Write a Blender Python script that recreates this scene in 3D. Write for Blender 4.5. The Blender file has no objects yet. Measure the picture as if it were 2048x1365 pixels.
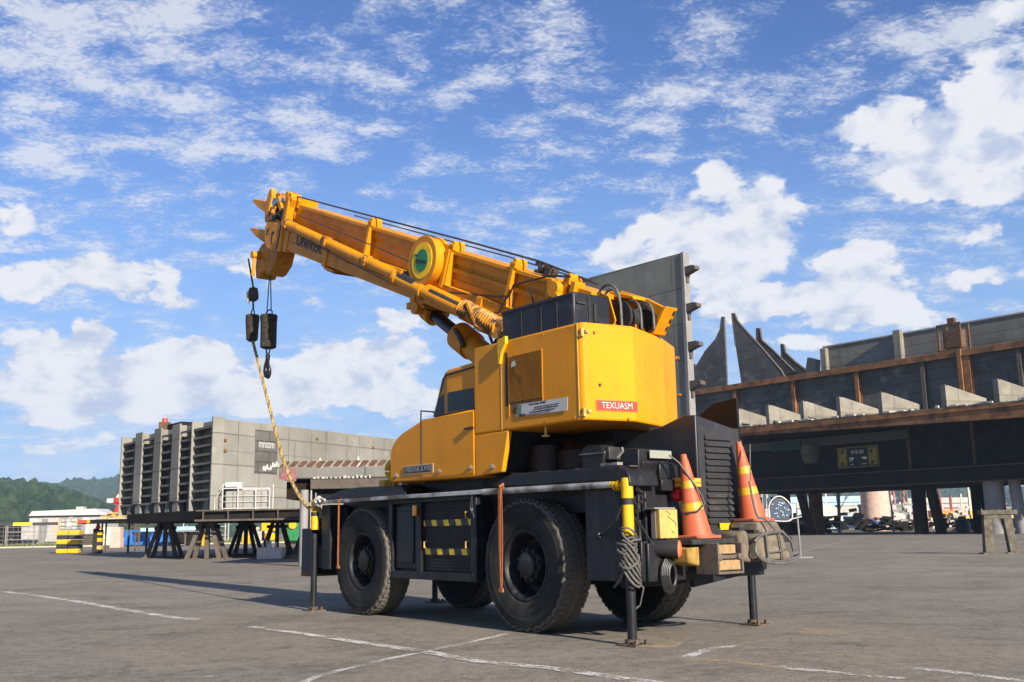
import bpy, bmesh, math, random
from mathutils import Vector, Matrix
import numpy as np

SC = bpy.context.scene
COL = SC.collection
R = math.radians
random.seed(7)

# ------------------------------------------------------------------ camera
CAM_H = 1.14
TH = math.atan(376 / 2050.0)      # pitch up
RO = 0.0168                       # slight roll
fw = Vector((0, math.cos(TH), math.sin(TH)))
up0 = Vector((0, -math.sin(TH), math.cos(TH)))
r0 = Vector((1, 0, 0))
cright = r0 * math.cos(RO) - up0 * math.sin(RO)
cup = r0 * math.sin(RO) + up0 * math.cos(RO)
cd = bpy.data.cameras.new('camera')
cd.sensor_width = 36.0
cd.lens = 36.0 * 2050 / 2048
cd.clip_start = 0.1
cd.clip_end = 20000
cam = bpy.data.objects.new('camera', cd)
COL.objects.link(cam)
m = Matrix.Identity(4)
for i in range(3):
    m[i][0] = cright[i]; m[i][1] = cup[i]; m[i][2] = -fw[i]
m[2][3] = CAM_H
cam.matrix_world = m
SC.camera = cam

# ------------------------------------------------------------------ light and exposure
SUN_AZ, SUN_EL = 148.0, 23.0      # bearing clockwise from +Y, elevation
SC.view_settings.view_transform = 'Standard'
SC.view_settings.look = 'None'
SC.view_settings.exposure = 1.0
SC.view_settings.gamma = 1.0
SC.view_settings.use_curve_mapping = False
sl = bpy.data.lights.new('sun', 'SUN')
sl.energy = 5.0
sl.angle = R(0.5)
sl.color = (1.0, 0.91, 0.78)
sun = bpy.data.objects.new('sun', sl)
COL.objects.link(sun)
sdir = Vector((math.sin(R(SUN_AZ)) * math.cos(R(SUN_EL)), math.cos(R(SUN_AZ)) * math.cos(R(SUN_EL)), math.sin(R(SUN_EL))))
sun.rotation_euler = sdir.to_track_quat('Z', 'Y').to_euler()
sun.location = sdir * 60

# ------------------------------------------------------------------ sky
class NT:
    """small node-building helper"""
    def __init__(s, tree): s.t = tree
    def n(s, typ, **kw):
        nd = s.t.nodes.new(typ)
        for k, v in kw.items(): setattr(nd, k, v)
        return nd
    def put(s, sock, v):
        if hasattr(v, 'links') or isinstance(v, bpy.types.NodeSocket): s.t.links.new(v, sock)
        else: sock.default_value = v
    def math(s, op, a, b=None, c=None, clamp=False):
        nd = s.n('ShaderNodeMath', operation=op, use_clamp=clamp)
        s.put(nd.inputs[0], a)
        if b is not None: s.put(nd.inputs[1], b)
        if c is not None: s.put(nd.inputs[2], c)
        return nd.outputs[0]
    def vec(s, op, a, b=None):
        nd = s.n('ShaderNodeVectorMath', operation=op)
        s.put(nd.inputs[0], a)
        if b is not None: s.put(nd.inputs[1], b)
        return nd.outputs['Value'] if op in ('LENGTH', 'DOT_PRODUCT', 'DISTANCE') else nd.outputs[0]
    def comb(s, x, y, z=0.0):
        nd = s.n('ShaderNodeCombineXYZ')
        for i, v in enumerate((x, y, z)): s.put(nd.inputs[i], v)
        return nd.outputs[0]
    def rng(s, v, a, b, c=0.0, d=1.0, smooth=True):
        nd = s.n('ShaderNodeMapRange', interpolation_type='SMOOTHSTEP' if smooth else 'LINEAR')
        for i, x in enumerate((v, a, b, c, d)): s.put(nd.inputs[i], x)
        return nd.outputs[0]
    def noise(s, vec, scale, detail=4.0, rough=0.5, dist=0.0, lac=2.0, dims='3D', color=False):
        nd = s.n('ShaderNodeTexNoise', noise_dimensions=dims)
        if vec is not None: s.put(nd.inputs['Vector'], vec)
        nd.inputs['Scale'].default_value = scale; nd.inputs['Detail'].default_value = detail
        nd.inputs['Roughness'].default_value = rough; nd.inputs['Distortion'].default_value = dist
        nd.inputs['Lacunarity'].default_value = lac
        return nd.outputs['Color' if color else 'Fac']
    def vor(s, vec, scale, feature='F1', rand=1.0, out='Distance'):
        nd = s.n('ShaderNodeTexVoronoi', feature=feature)
        if vec is not None: s.put(nd.inputs['Vector'], vec)
        nd.inputs['Scale'].default_value = scale; nd.inputs['Randomness'].default_value = rand
        return nd.outputs[out]
    def mix(s, f, a, b, mode='MIX'):
        nd = s.n('ShaderNodeMix', data_type='RGBA', blend_type=mode)
        s.put(nd.inputs[0], f)
        for i, v in ((6, a), (7, b)):
            s.put(nd.inputs[i], tuple(v) + (1.0,) if isinstance(v, (tuple, list)) and len(v) == 3 else v)
        return nd.outputs[2]

# cloud banks: bearing, elevation, half width, half height (degrees), weight
CLOUDS = [(12.6, 15.2, 3.8, 3.0, 1.0), (9.3, 16.6, 2.5, 1.8, 0.9), (12.0, 18.9, 1.7, 1.5, 0.9), (14.6, 16.7, 2.3, 2.0, 0.9), (6.0, 15.2, 2.6, 1.4, 0.9), (10.5, 14.0, 4.5, 1.6, 0.8), (23.6, 19.4, 4.6, 2.8, 0.9), (26.9, 21.6, 3.2, 2.6, 0.8), (20.2, 20.9, 2.6, 1.4, 0.8), (24.2, 17.4, 3.6, 1.5, 0.8), (26.4, 18.2, 3.2, 2.4, 0.9), (28.3, 25.0, 2.2, 1.4, 0.55), (18.74, 12.54, 3.35, 2.1, 0.95), (17.13, 11.87, 5.31, 1.26, 0.8), (12.85, 11.91, 3.07, 1.12, 0.7), (20.62, 10.52, 3.35, 1.12, 0.6), (25.16, 12.15, 3.07, 0.84, 0.6), (25.14, 14.44, 2.52, 0.7, 0.55), (15.91, 9.54, 3.91, 0.7, 0.6), (22.96, 9.02, 3.35, 0.84, 0.4), (20.14, 13.99, 1.96, 1.4, 0.7), (-24.64, 9.67, 3.35, 1.26, 0.9), (-22.52, 10.43, 1.4, 0.7, 0.8), (-17.43, 9.21, 2.52, 1.54, 0.95), (-18.93, 8.36, 4.75, 1.4, 0.9), (-9.12, 9.1, 2.52, 1.4, 0.9), (-10.75, 8.26, 5.59, 1.4, 0.9), (-24.04, 7.66, 5.59, 1.4, 0.85), (-15.8, 7.37, 11.74, 1.26, 0.9), (-23.24, 6.15, 6.43, 0.84, 0.6), (-6.34, 9.95, 2.52, 1.26, 0.6), (-12.93, 8.78, 1.68, 0.7, 0.6), (-5.77, 7.45, 3.35, 1.4, 0.7), (-6.06, 11.62, 2.1, 0.84, 0.7), (-21.69, 13.48, 4.47, 1.26, 0.8), (-25.76, 12.64, 2.52, 1.12, 0.7), (-15.5, 14.25, 1.96, 0.7, 0.6), (-26.91, 15.8, 1.68, 1.12, 0.6), (-19.1, 12.33, 2.52, 0.56, 0.5), (-25.24, 4.33, 2.52, 0.7, 0.5), (-21.98, 4.89, 2.24, 0.56, 0.45), (-11.37, 12.37, 1.4, 0.42, 0.35)]
WISPS = [(-17.95, 22.11, 3.91, 1.26, 0.8), (-15.8, 22.69, 1.68, 0.98, 0.7), (-24.66, 25.23, 7.27, 2.24, 0.7), (-19.79, 26.66, 4.47, 1.68, 0.6), (-25.6, 20.94, 3.07, 1.4, 0.6), (-25.21, 18.75, 3.35, 1.4, 0.5), (-11.0, 21.84, 2.52, 1.12, 0.6), (-8.13, 22.49, 1.96, 0.84, 0.6), (-11.54, 20.49, 3.35, 1.12, 0.5), (-17.5, 20.3, 3.91, 0.9, 0.45), (-5.5, 24.4, 4.2, 1.1, 0.55), (-13.38, 25.83, 3.07, 1.12, 0.5), (-9.34, 26.35, 3.91, 1.12, 0.5), (-0.41, 27.29, 4.19, 1.26, 0.45), (2.28, 26.47, 3.35, 1.12, 0.5), (9.83, 23.44, 4.19, 0.98, 0.6), (8.31, 21.97, 3.07, 0.7, 0.5), (16.92, 23.75, 3.35, 1.4, 0.55), (14.89, 22.45, 2.8, 1.4, 0.55), (22.41, 25.17, 3.63, 0.84, 0.45), (14.32, 26.35, 3.35, 0.7, 0.4), (3.9, 21.13, 2.52, 0.84, 0.5), (-0.55, 19.07, 3.35, 0.42, 0.4), (1.76, 17.93, 2.8, 0.28, 0.35), (25.83, 23.81, 3.91, 1.4, 0.55), (-5.21, 21.77, 1.12, 0.7, 0.5), (-19.8, 18.4, 2.4, 0.5, 0.4), (9.38, 20.29, 2.52, 0.7, 0.45)]

def build_sky():
    w = bpy.data.worlds.new('World')
    SC.world = w
    w.use_nodes = True
    w.cycles.sampling_method = 'MANUAL'; w.cycles.sample_map_resolution = 512
    t = w.node_tree
    for n in list(t.nodes): t.nodes.remove(n)
    k = NT(t)
    sky = k.n('ShaderNodeTexSky', sky_type='NISHITA', sun_disc=False)
    sky.sun_elevation = R(SUN_EL); sky.sun_rotation = R(SUN_AZ)
    sky.altitude = 0; sky.air_density = 1.0; sky.dust_density = 0.6; sky.ozone_density = 2.2
    d = k.n('ShaderNodeTexCoord').outputs['Generated']
    d = k.vec('NORMALIZE', d)
    sep = k.n('ShaderNodeSeparateXYZ'); k.put(sep.inputs[0], d)
    x, y, z = sep.outputs
    az = k.math('MULTIPLY', k.math('ARCTAN2', x, y), 57.2958)
    el = k.math('MULTIPLY', k.math('ARCSINE', z), 57.2958)
    zc = k.math('MAXIMUM', z, 0.0)
    inv = k.math('DIVIDE', 1.0, k.math('ADD', zc, 0.16))
    plane = k.comb(k.math('MULTIPLY', x, inv), k.math('MULTIPLY', y, inv), 0.0)
    ang = k.comb(az, k.math('MULTIPLY', el, 1.5), 0.0)
    # wobble the banks' outlines
    wob = k.vec('SUBTRACT', k.noise(ang, 0.33, 4.0, 0.6, color=True), (0.5, 0.5, 0.5))
    wsc = k.n('ShaderNodeVectorMath', operation='SCALE'); k.put(wsc.inputs[0], wob); wsc.inputs['Scale'].default_value = 1.9
    av = k.vec('ADD', k.comb(az, el, 0.0), wsc.outputs[0])
    def field(lst, grow=1.25):
        tot = None
        for a, e, ra, re, wt in lst:
            q = k.vec('MULTIPLY', k.vec('SUBTRACT', av, (a, e, 0.0)), (1 / (ra * grow), 1 / (re * grow), 0.0))
            f = k.rng(k.vec('LENGTH', q), 0.0, 1.0, wt, 0.0)
            tot = f if tot is None else k.math('ADD', tot, f)
        return tot
    fc = k.math('MINIMUM', field(CLOUDS, 1.28), 0.95)
    fwp = k.math('MINIMUM', field(WISPS, 1.5), 0.9)
    # cumulus detail: billows
    b1 = k.noise(ang, 0.44, 9.0, 0.60, 0.25)
    b2 = k.vor(k.vec('ADD', ang, wsc.outputs[0]), 0.62, 'SMOOTH_F1')
    det = k.math('SUBTRACT', k.math('MULTIPLY', b1, 2.0), k.math('MULTIPLY', b2, 0.42))
    cum = k.math('ADD', k.math('MULTIPLY', fc, 0.74), k.math('MULTIPLY', det, 0.92))
    dc = k.math('MULTIPLY', k.rng(cum, 0.84, 1.12), k.rng(fc, 0.10, 0.34))
    # sunlit side of each billow: compare with the cloud a little nearer the sun
    b3 = k.noise(k.vec('ADD', ang, (0.55, 0.75, 0.0)), 0.40, 5.0, 0.55, 0.3)
    emb = k.math('SUBTRACT', b1, b3)
    # thin broken altocumulus
    pl2 = k.vec('MULTIPLY', plane, (1.0, 1.25, 1.0))
    a1 = k.math('SUBTRACT', k.noise(pl2, 8.0, 7.0, 0.60, 0.1), k.math('MULTIPLY', k.math('SUBTRACT', k.vor(k.vec('ADD', pl2, k.noise(pl2, 12.0, 3.0, 0.6, color=True)), 15.0, 'SMOOTH_F1'), 0.45), 0.20))
    a2 = k.noise(plane, 1.7, 2.0, 0.5, 0.2)
    alt = k.math('ADD', k.math('ADD', k.math('MULTIPLY', a1, 1.15), k.math('MULTIPLY', a2, 0.48)), k.math('MULTIPLY', fwp, 0.22))
    da = k.math('MULTIPLY', k.rng(alt, 0.76, 1.10), 0.80)
    # soft milky veil low down
    veil = k.math('MULTIPLY', k.rng(el, 15.0, 2.0), 0.75)
    vn = k.noise(ang, 0.15, 4.0, 0.6)
    veil = k.math('MULTIPLY', veil, k.rng(vn, 0.30, 0.66))
    hz = k.rng(el, 27.0, 2.0)
    base = k.mix(1.0, sky.outputs[0], SKY_TINT, 'MULTIPLY')
    base = k.mix(k.math('MULTIPLY', hz, 0.88), base, SKY_LO)
    lit = k.mix(k.rng(k.math('ADD', k.math('MULTIPLY', emb, 1.5), k.math('MULTIPLY', dc, 0.25)), -0.16, 0.40), CL_SHADE, CL_LIT)
    veilc = k.mix(veil, base, CL_VEIL)
    alts = k.mix(da, veilc, k.mix(da, CL_SHADE, CL_LIT))
    fin = k.mix(dc, alts, lit)
    # below the horizon keep the horizon colour
    bg = k.n('ShaderNodeBackground'); bg.inputs['Strength'].default_value = SKY_STR
    k.put(bg.inputs['Color'], fin)
    o = k.n('ShaderNodeOutputWorld'); t.links.new(bg.outputs[0], o.inputs[0])
SKY_STR = 0.05
SKY_TINT = (0.78, 1.02, 1.54)
SKY_LO = (3.1, 5.3, 8.9)
CL_LIT = (8.6, 8.65, 9.1)
CL_SHADE = (5.2, 6.0, 7.9)
CL_VEIL = (6.0, 7.2, 9.2)
build_sky()
# ------------------------------------------------------------------ mesh helpers
class MB:
    def __init__(s): s.v = []; s.f = []; s.m = []
    def add(s, vs, fs, mi=0, T=None):
        o = len(s.v)
        for p in vs:
            p = Vector(p)
            s.v.append(T @ p if T else p)
        for f in fs:
            s.f.append(tuple(i + o for i in f)); s.m.append(mi)
        return s
    def box(s, x0, x1, y0, y1, z0, z1, mi=0, T=None):
        x0, x1 = sorted((x0, x1)); y0, y1 = sorted((y0, y1)); z0, z1 = sorted((z0, z1))
        vs = [(x0, y0, z0), (x1, y0, z0), (x1, y1, z0), (x0, y1, z0), (x0, y0, z1), (x1, y0, z1), (x1, y1, z1), (x0, y1, z1)]
        fs = [(0, 3, 2, 1), (4, 5, 6, 7), (0, 1, 5, 4), (1, 2, 6, 5), (2, 3, 7, 6), (3, 0, 4, 7)]
        return s.add(vs, fs, mi, T)
    def hexa(s, vs, mi=0, T=None):
        return s.add(vs, [(0, 3, 2, 1), (4, 5, 6, 7), (0, 1, 5, 4), (1, 2, 6, 5), (2, 3, 7, 6), (3, 0, 4, 7)], mi, T)
    def prism(s, pts, axis, lo, hi, mi=0, T=None):
        def P(a, b, c):
            return {'x': (c, a, b), 'y': (a, c, b), 'z': (a, b, c)}[axis]
        n = len(pts)
        vs = [P(a, b, lo) for a, b in pts] + [P(a, b, hi) for a, b in pts]
        fs = [tuple(range(n - 1, -1, -1)), tuple(range(n, 2 * n))] + [(i, (i + 1) % n, n + (i + 1) % n, n + i) for i in range(n)]
        return s.add(vs, fs, mi, T)
    def cyl(s, p0, p1, r0, r1=None, n=16, mi=0, T=None, cap=True):
        return s.tube([p0, p1], [r0, r0 if r1 is None else r1], n, mi, T, cap)
    def tube(s, path, r, n=8, mi=0, T=None, cap=True):
        path = [Vector(p) for p in path]
        k = len(path)
        rs = r if isinstance(r, (list, tuple)) else [r] * k
        vs = []; ref = None
        for i in range(k):
            d = (path[min(i + 1, k - 1)] - path[max(i - 1, 0)])
            d.normalize()
            if ref is None:
                ref = d.orthogonal().normalized()
            ref = (ref - d * ref.dot(d))
            if ref.length < 1e-6: ref = d.orthogonal()
            ref.normalize()
            b = d.cross(ref)
            for j in range(n):
                a = 2 * math.pi * j / n
                vs.append(path[i] + (ref * math.cos(a) + b * math.sin(a)) * rs[i])
        fs = []
        for i in range(k - 1):
            for j in range(n):
                fs.append((i * n + j, i * n + (j + 1) % n, (i + 1) * n + (j + 1) % n, (i + 1) * n + j))
        if cap:
            fs.append(tuple(range(n - 1, -1, -1))); fs.append(tuple(range((k - 1) * n, k * n)))
        return s.add(vs, fs, mi, T)
    def lathe(s, prof, org, axis, n=32, mi=0, T=None, rad=None, closed=True, mis=None):
        """prof: list of (radius, height along axis); rad(i, j) may scale the radius"""
        org = Vector(org); ax = Vector(axis).normalized()
        u = ax.orthogonal().normalized(); w = ax.cross(u)
        k = len(prof); vs = []
        for i, (r, h) in enumerate(prof):
            for j in range(n):
                a = 2 * math.pi * j / n
                rr = r * (rad(i, j) if rad else 1.0)
                vs.append(org + ax * h + (u * math.cos(a) + w * math.sin(a)) * rr)
        o = len(s.v)
        fs = []
        for i in range(k - 1):
            for j in range(n):
                fs.append((i * n + j, i * n + (j + 1) % n, (i + 1) * n + (j + 1) % n, (i + 1) * n + j))
        if mis:
            s.add(vs, [], mi, T)
            for q, f in enumerate(fs):
                s.f.append(tuple(i + o for i in f)); s.m.append(mis[q // n])
        else:
            s.add(vs, fs, mi, T)
        if closed:
            s.f.append(tuple(o + j for j in range(n - 1, -1, -1))); s.m.append(mis[0] if mis else mi)
            s.f.append(tuple(o + (k - 1) * n + j for j in range(n))); s.m.append(mis[-1] if mis else mi)
        return s
    def quad(s, a, b, c, d, mi=0, T=None): return s.add([a, b, c, d], [(0, 1, 2, 3)], mi, T)
    def text(s, txt, T, size=0.1, ext=0.002, mi=0, sx=1.0, off=0.0):
        cu = bpy.data.curves.new('lettering', 'FONT')
        cu.body = txt; cu.size = size; cu.extrude = ext; cu.align_x = 'CENTER'; cu.align_y = 'CENTER'; cu.resolution_u = 3; cu.offset = off
        ob = bpy.data.objects.new('lettering', cu)
        COL.objects.link(ob)
        bpy.context.view_layer.update()
        me = bpy.data.meshes.new_from_object(ob.evaluated_get(bpy.context.evaluated_depsgraph_get()))
        vs = [(v.co.x * sx, v.co.y, v.co.z) for v in me.vertices]
        fs = [tuple(p.vertices) for p in me.polygons]
        bpy.data.objects.remove(ob); bpy.data.curves.remove(cu); bpy.data.meshes.remove(me)
        return s.add(vs, fs, mi, T)
    def build(s, name, mats, parent=None, bevel=0.0, smooth=35, seg=2, recalc=True):
        me = bpy.data.meshes.new(name)
        me.from_pydata([tuple(v) for v in s.v], [], s.f)
        if not isinstance(mats, (list, tuple)): mats = [mats]
        for mt in mats: me.materials.append(mt)
        me.polygons.foreach_set('material_index', s.m)
        if recalc:
            bm = bmesh.new(); bm.from_mesh(me)
            bmesh.ops.recalc_face_normals(bm, faces=bm.faces)
            bm.to_mesh(me); bm.free()
        if smooth:
            me.polygons.foreach_set('use_smooth', [True] * len(me.polygons))
            me.set_sharp_from_angle(angle=R(smooth))
        me.update()
        o = bpy.data.objects.new(name, me)
        COL.objects.link(o)
        if parent: o.parent = parent
        if bevel:
            b = o.modifiers.new('bevel', 'BEVEL'); b.width = bevel; b.segments = seg; b.limit_method = 'ANGLE'; b.angle_limit = R(40)
        return o

def resample(P, n):
    P = [Vector(p) for p in P]; out = []
    for i in range(n):
        t = i / (n - 1) * (len(P) - 1); k = min(int(t), len(P) - 2); f = t - k
        p0, p1, p2, p3 = P[max(k - 1, 0)], P[k], P[k + 1], P[min(k + 2, len(P) - 1)]
        out.append(0.5 * ((2 * p1) + (p2 - p0) * f + (2 * p0 - 5 * p1 + 4 * p2 - p3) * f * f + (3 * p1 - p0 - 3 * p2 + p3) * f ** 3))
    return out
def frame(o, ex, ey):
    """matrix from an origin and two axes (x along ex, y along ey)"""
    ex = Vector(ex).normalized(); ey = Vector(ey).normalized(); ez = ex.cross(ey)
    M = Matrix.Identity(4)
    for i in range(3): M[i][0] = ex[i]; M[i][1] = ey[i]; M[i][2] = ez[i]; M[i][3] = o[i]
    return M

def thing(name, label, cat, loc=(0, 0, 0), rz=0.0, group=None):
    o = bpy.data.objects.new(name, None)
    COL.objects.link(o)
    o.empty_display_size = 0.3
    o.location = loc; o.rotation_euler = (0, 0, rz)
    return tag(o, label, cat, group)
def tag(o, label=None, cat=None, group=None, kind=None):
    if label: o['label'] = label
    if cat: o['category'] = cat
    if group: o['group'] = group
    if kind: o['kind'] = kind
    return o
def dup(root, loc, rz=None, label=None, group=None, scale=None):
    c = root.copy(); COL.objects.link(c); c.location = loc
    if rz is not None: c.rotation_euler = (0, 0, rz)
    if scale: c.scale = scale
    if label: c['label'] = label
    if group: c['group'] = group
    for ch in list(root.children):
        d = ch.copy(); COL.objects.link(d); d.parent = c
        for g in list(ch.children):
            e = g.copy(); COL.objects.link(e); e.parent = d
    return c

# ------------------------------------------------------------------ materials
MATS = {}
def newmat(name):
    mt = bpy.data.materials.new(name); mt.use_nodes = True
    t = mt.node_tree
    for n in list(t.nodes): t.nodes.remove(n)
    k = NT(t)
    b = k.n('ShaderNodeBsdfPrincipled'); o = k.n('ShaderNodeOutputMaterial')
    t.links.new(b.outputs[0], o.inputs[0])
    MATS[name] = mt
    return mt, k, b, o
def bump(k, b, h, strength=0.3, dist=0.01, prev=None):
    nd = k.n('ShaderNodeBump'); nd.inputs['Strength'].default_value = strength; nd.inputs['Distance'].default_value = dist
    k.put(nd.inputs['Height'], h)
    if prev is not None: k.put(nd.inputs['Normal'], prev)
    k.put(b.inputs['Normal'], nd.outputs[0])
    return nd.outputs[0]
def surf(name, col, rough=0.5, metal=0.0, var=0.15, vs=2.0, dirt=None, damt=0.4, dscale=1.5, dlo=0.5, dhi=0.72, streak=0.0, bmp=0.0, bs=60, coat=0.0, spec=0.5, speck=None, bdist=0.004):
    """painted / worn surface: base colour with broad variation, patches of dirt, vertical run-off streaks, fine bump"""
    mt, k, b, o = newmat(name)
    co = k.n('ShaderNodeTexCoord').outputs['Object']
    n1 = k.noise(co, vs, 5, 0.6)
    c = k.mix(k.rng(n1, 0.25, 0.75), tuple(x * (1 - var) for x in col), tuple(min(1, x * (1 + var)) for x in col))
    r = None
    if dirt is not None:
        n2 = k.noise(co, dscale, 8, 0.65, 0.3)
        f = k.math('MULTIPLY', k.rng(n2, dlo, dhi), damt)
        c = k.mix(f, c, dirt)
        r = k.math('ADD', rough, k.math('MULTIPLY', f, 0.35), clamp=True)
        if streak:
            st = k.noise(k.vec('MULTIPLY', co, (7.0, 7.0, 0.35)), dscale * 1.2, 5, 0.6)
            c = k.mix(k.math('MULTIPLY', k.rng(st, 0.52, 0.75), streak), c, dirt)
    if speck is not None:
        sp = k.noise(co, 38.0, 3, 0.6)
        c = k.mix(k.math('MULTIPLY', k.rng(sp, 0.68, 0.74), 0.8), c, speck)
    k.put(b.inputs['Base Color'], c)
    k.put(b.inputs['Roughness'], r if r is not None else rough)
    b.inputs['Metallic'].default_value = metal
    b.inputs['Specular IOR Level'].default_value = spec
    if coat: b.inputs['Coat Weight'].default_value = coat; b.inputs['Coat Roughness'].default_value = 0.15
    if bmp:
        bump(k, b, k.noise(co, bs, 5, 0.6), bmp, bdist)
    return mt

YEL = surf('crane_yellow_paint', (0.63, 0.243, 0.0025), 0.42, var=0.07, vs=1.1, dirt=(0.26, 0.13, 0.02), damt=0.34, dscale=2.6, dlo=0.5, dhi=0.8, streak=0.22, bmp=0.05, bs=6, spec=0.22, bdist=0.01)
YELB = surf('boom_yellow_paint', (0.60, 0.232, 0.0025), 0.45, var=0.12, vs=1.6, dirt=(0.17, 0.07, 0.013), damt=0.6, dscale=3.2, dlo=0.47, dhi=0.78, streak=0.15, bmp=0.06, bs=8, spec=0.22, bdist=0.01)
YELK = surf('darker_yellow_paint', (0.42, 0.17, 0.004), 0.5, var=0.2, vs=3, dirt=(0.10, 0.05, 0.015), damt=0.7, dscale=3.0, dlo=0.48, dhi=0.7, spec=0.25)  # plainer, darker yellow with less dirt than the greasy one
YELD = surf('greasy_yellow_paint', (0.50, 0.20, 0.008), 0.45, var=0.3, vs=7, dirt=(0.06, 0.03, 0.012), damt=0.9, dscale=9, dlo=0.42, dhi=0.6, bmp=0.3, bs=30)
YELS = surf('safety_yellow', (0.62, 0.345, 0.006), 0.45, spec=0.3, var=0.08, vs=6, dirt=(0.20, 0.14, 0.06), damt=0.6, dscale=12, dlo=0.52, dhi=0.7)
YELF = surf('faded_yellow', (0.47, 0.31, 0.085), 0.6, var=0.12, vs=6, dirt=(0.25, 0.17, 0.06), damt=0.7, dscale=14, dlo=0.55, dhi=0.66)
BLK = surf('black_chassis_paint', (0.0105, 0.011, 0.0135), 0.42, spec=0.3, var=0.3, vs=3, dirt=(0.10, 0.085, 0.065), damt=0.30, dscale=3.5, dlo=0.5, dhi=0.8, streak=0.12, bmp=0.08, bs=14, bdist=0.008)
BLKR = surf('black_steel_lit_plate', (0.026, 0.026, 0.028), 0.5, spec=0.3, var=0.25, vs=3, dirt=(0.16, 0.14, 0.11), damt=0.35, dscale=4, dlo=0.5, dhi=0.8, streak=0.2, bmp=0.08, bs=20)
BLKM = surf('matt_black', (0.012, 0.012, 0.013), 0.7, var=0.3, vs=8, dirt=(0.06, 0.05, 0.04), damt=0.4, dscale=6)
NAVY = surf('dark_tank_panel', (0.013, 0.014, 0.018), 0.4, spec=0.3, var=0.2, vs=3, dirt=(0.10, 0.10, 0.10), damt=0.25, dscale=4, streak=0.1)
RUB = surf('tyre_rubber', (0.015, 0.015, 0.015), 0.75, spec=0.25, var=0.25, vs=4, dirt=(0.085, 0.076, 0.06), damt=0.38, dscale=3.0, dlo=0.40, dhi=0.75, bmp=0.25, bs=60)
TREAD = surf('dusty_tyre_tread', (0.105, 0.095, 0.080), 0.85, spec=0.2, var=0.2, vs=30, dirt=(0.135, 0.12, 0.095), damt=0.6, dscale=44, dlo=0.4, dhi=0.7, bmp=0.3, bs=50)
RIM = surf('wheel_rim_black', (0.012, 0.012, 0.014), 0.5, spec=0.3, var=0.3, vs=8, dirt=(0.09, 0.08, 0.07), damt=0.5, dscale=8)
STEEL = surf('worn_steel', (0.42, 0.41, 0.40), 0.35, 0.85, var=0.2, vs=8, dirt=(0.16, 0.10, 0.06), damt=0.5, dscale=9, dlo=0.5, dhi=0.7)
CHROME = surf('chromed_rod', (0.30, 0.34, 0.38), 0.15, 0.9, var=0.1, vs=4)
RUST = surf('rusty_steel', (0.115, 0.056, 0.027), 0.8, var=0.35, vs=5, dirt=(0.06, 0.03, 0.018), damt=0.8, dscale=4, dlo=0.42, dhi=0.65, bmp=0.4, bs=40)
RUSTL = surf('orange_rust', (0.215, 0.095, 0.032), 0.8, var=0.3, vs=0.8, dirt=(0.08, 0.04, 0.022), damt=0.85, dscale=0.7, dlo=0.44, dhi=0.62, bmp=0.2, bs=4)
DKST = surf('dark_and_shaded_steel', (0.012, 0.011, 0.0105), 0.85, spec=0.15, var=0.35, vs=0.6, dirt=(0.034, 0.021, 0.012), damt=0.7, dscale=0.5, dlo=0.45, dhi=0.7, streak=0.3)  # near-black steel; under the ship section its colour also carries the shade
BRST = surf('brown_steel', (0.088, 0.069, 0.055), 0.8, var=0.3, vs=2, dirt=(0.05, 0.035, 0.028), damt=0.7, dscale=2, dlo=0.45, dhi=0.7, bmp=0.2, bs=12)
ORNG = surf('cone_orange', (0.45, 0.088, 0.030), 0.55, var=0.12, vs=8, dirt=(0.30, 0.08, 0.035), damt=0.55, dscale=7, dlo=0.46, dhi=0.72, bmp=0.1, bs=40)
CYEL = surf('cone_reflective_band', (0.54, 0.295, 0.012), 0.4, var=0.12, vs=10, dirt=(0.5, 0.3, 0.05), damt=0.5, dscale=16)
HOODM = surf('dark_hood_paint', (0.024, 0.026, 0.032), 0.4, spec=0.35, var=0.2, vs=2, dirt=(0.085, 0.075, 0.062), damt=0.35, dscale=3, streak=0.15)
STRAP = surf('orange_webbing', (0.34, 0.098, 0.022), 0.8, var=0.2, vs=20, bmp=0.4, bs=160)
WOODL = surf('fresh_cut_timber', (0.27, 0.172, 0.078), 0.75, var=0.25, vs=14, dirt=(0.30, 0.16, 0.05), damt=0.6, dscale=16, bmp=0.3, bs=60)
WOODG = surf('weathered_timber', (0.125, 0.102, 0.076), 0.85, var=0.35, vs=14, dirt=(0.10, 0.075, 0.05), damt=0.8, dscale=9, dlo=0.42, dhi=0.65, bmp=0.5, bs=50)
WHT = surf('white_paint', (0.46, 0.45, 0.425), 0.5, var=0.06, vs=4, dirt=(0.45, 0.40, 0.33), damt=0.4, dscale=5)
WHTD = surf('dirty_white', (0.36, 0.345, 0.315), 0.65, var=0.15, vs=1.5, dirt=(0.28, 0.25, 0.21), damt=0.6, dscale=2.2)
RED = surf('red_paint', (0.62, 0.035, 0.02), 0.45, var=0.12, vs=5)
REDL = surf('red_plate', (0.50, 0.035, 0.018), 0.35, var=0.06, vs=20)
PINK = surf('pink_cloth', (0.22, 0.075, 0.085), 0.85, var=0.3, vs=5, dirt=(0.32, 0.25, 0.25), damt=0.8, dscale=8)
PNKC = surf('pinkish_block', (0.50, 0.34, 0.27), 0.85, var=0.15, vs=2, dirt=(0.30, 0.21, 0.17), damt=0.6, dscale=3)
BLUE = surf('blue_paint', (0.015, 0.12, 0.42), 0.5, var=0.2, vs=2, dirt=(0.03, 0.06, 0.12), damt=0.5, dscale=3)
BLUEP = surf('pale_blue_sheet', (0.30, 0.46, 0.58), 0.5, var=0.2, vs=2)
GREEN = surf('green_paint', (0.015, 0.16, 0.05), 0.5, var=0.2, vs=3)
GRNY = surf('green_disc', (0.012, 0.17, 0.055), 0.45, var=0.1, vs=8)
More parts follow.
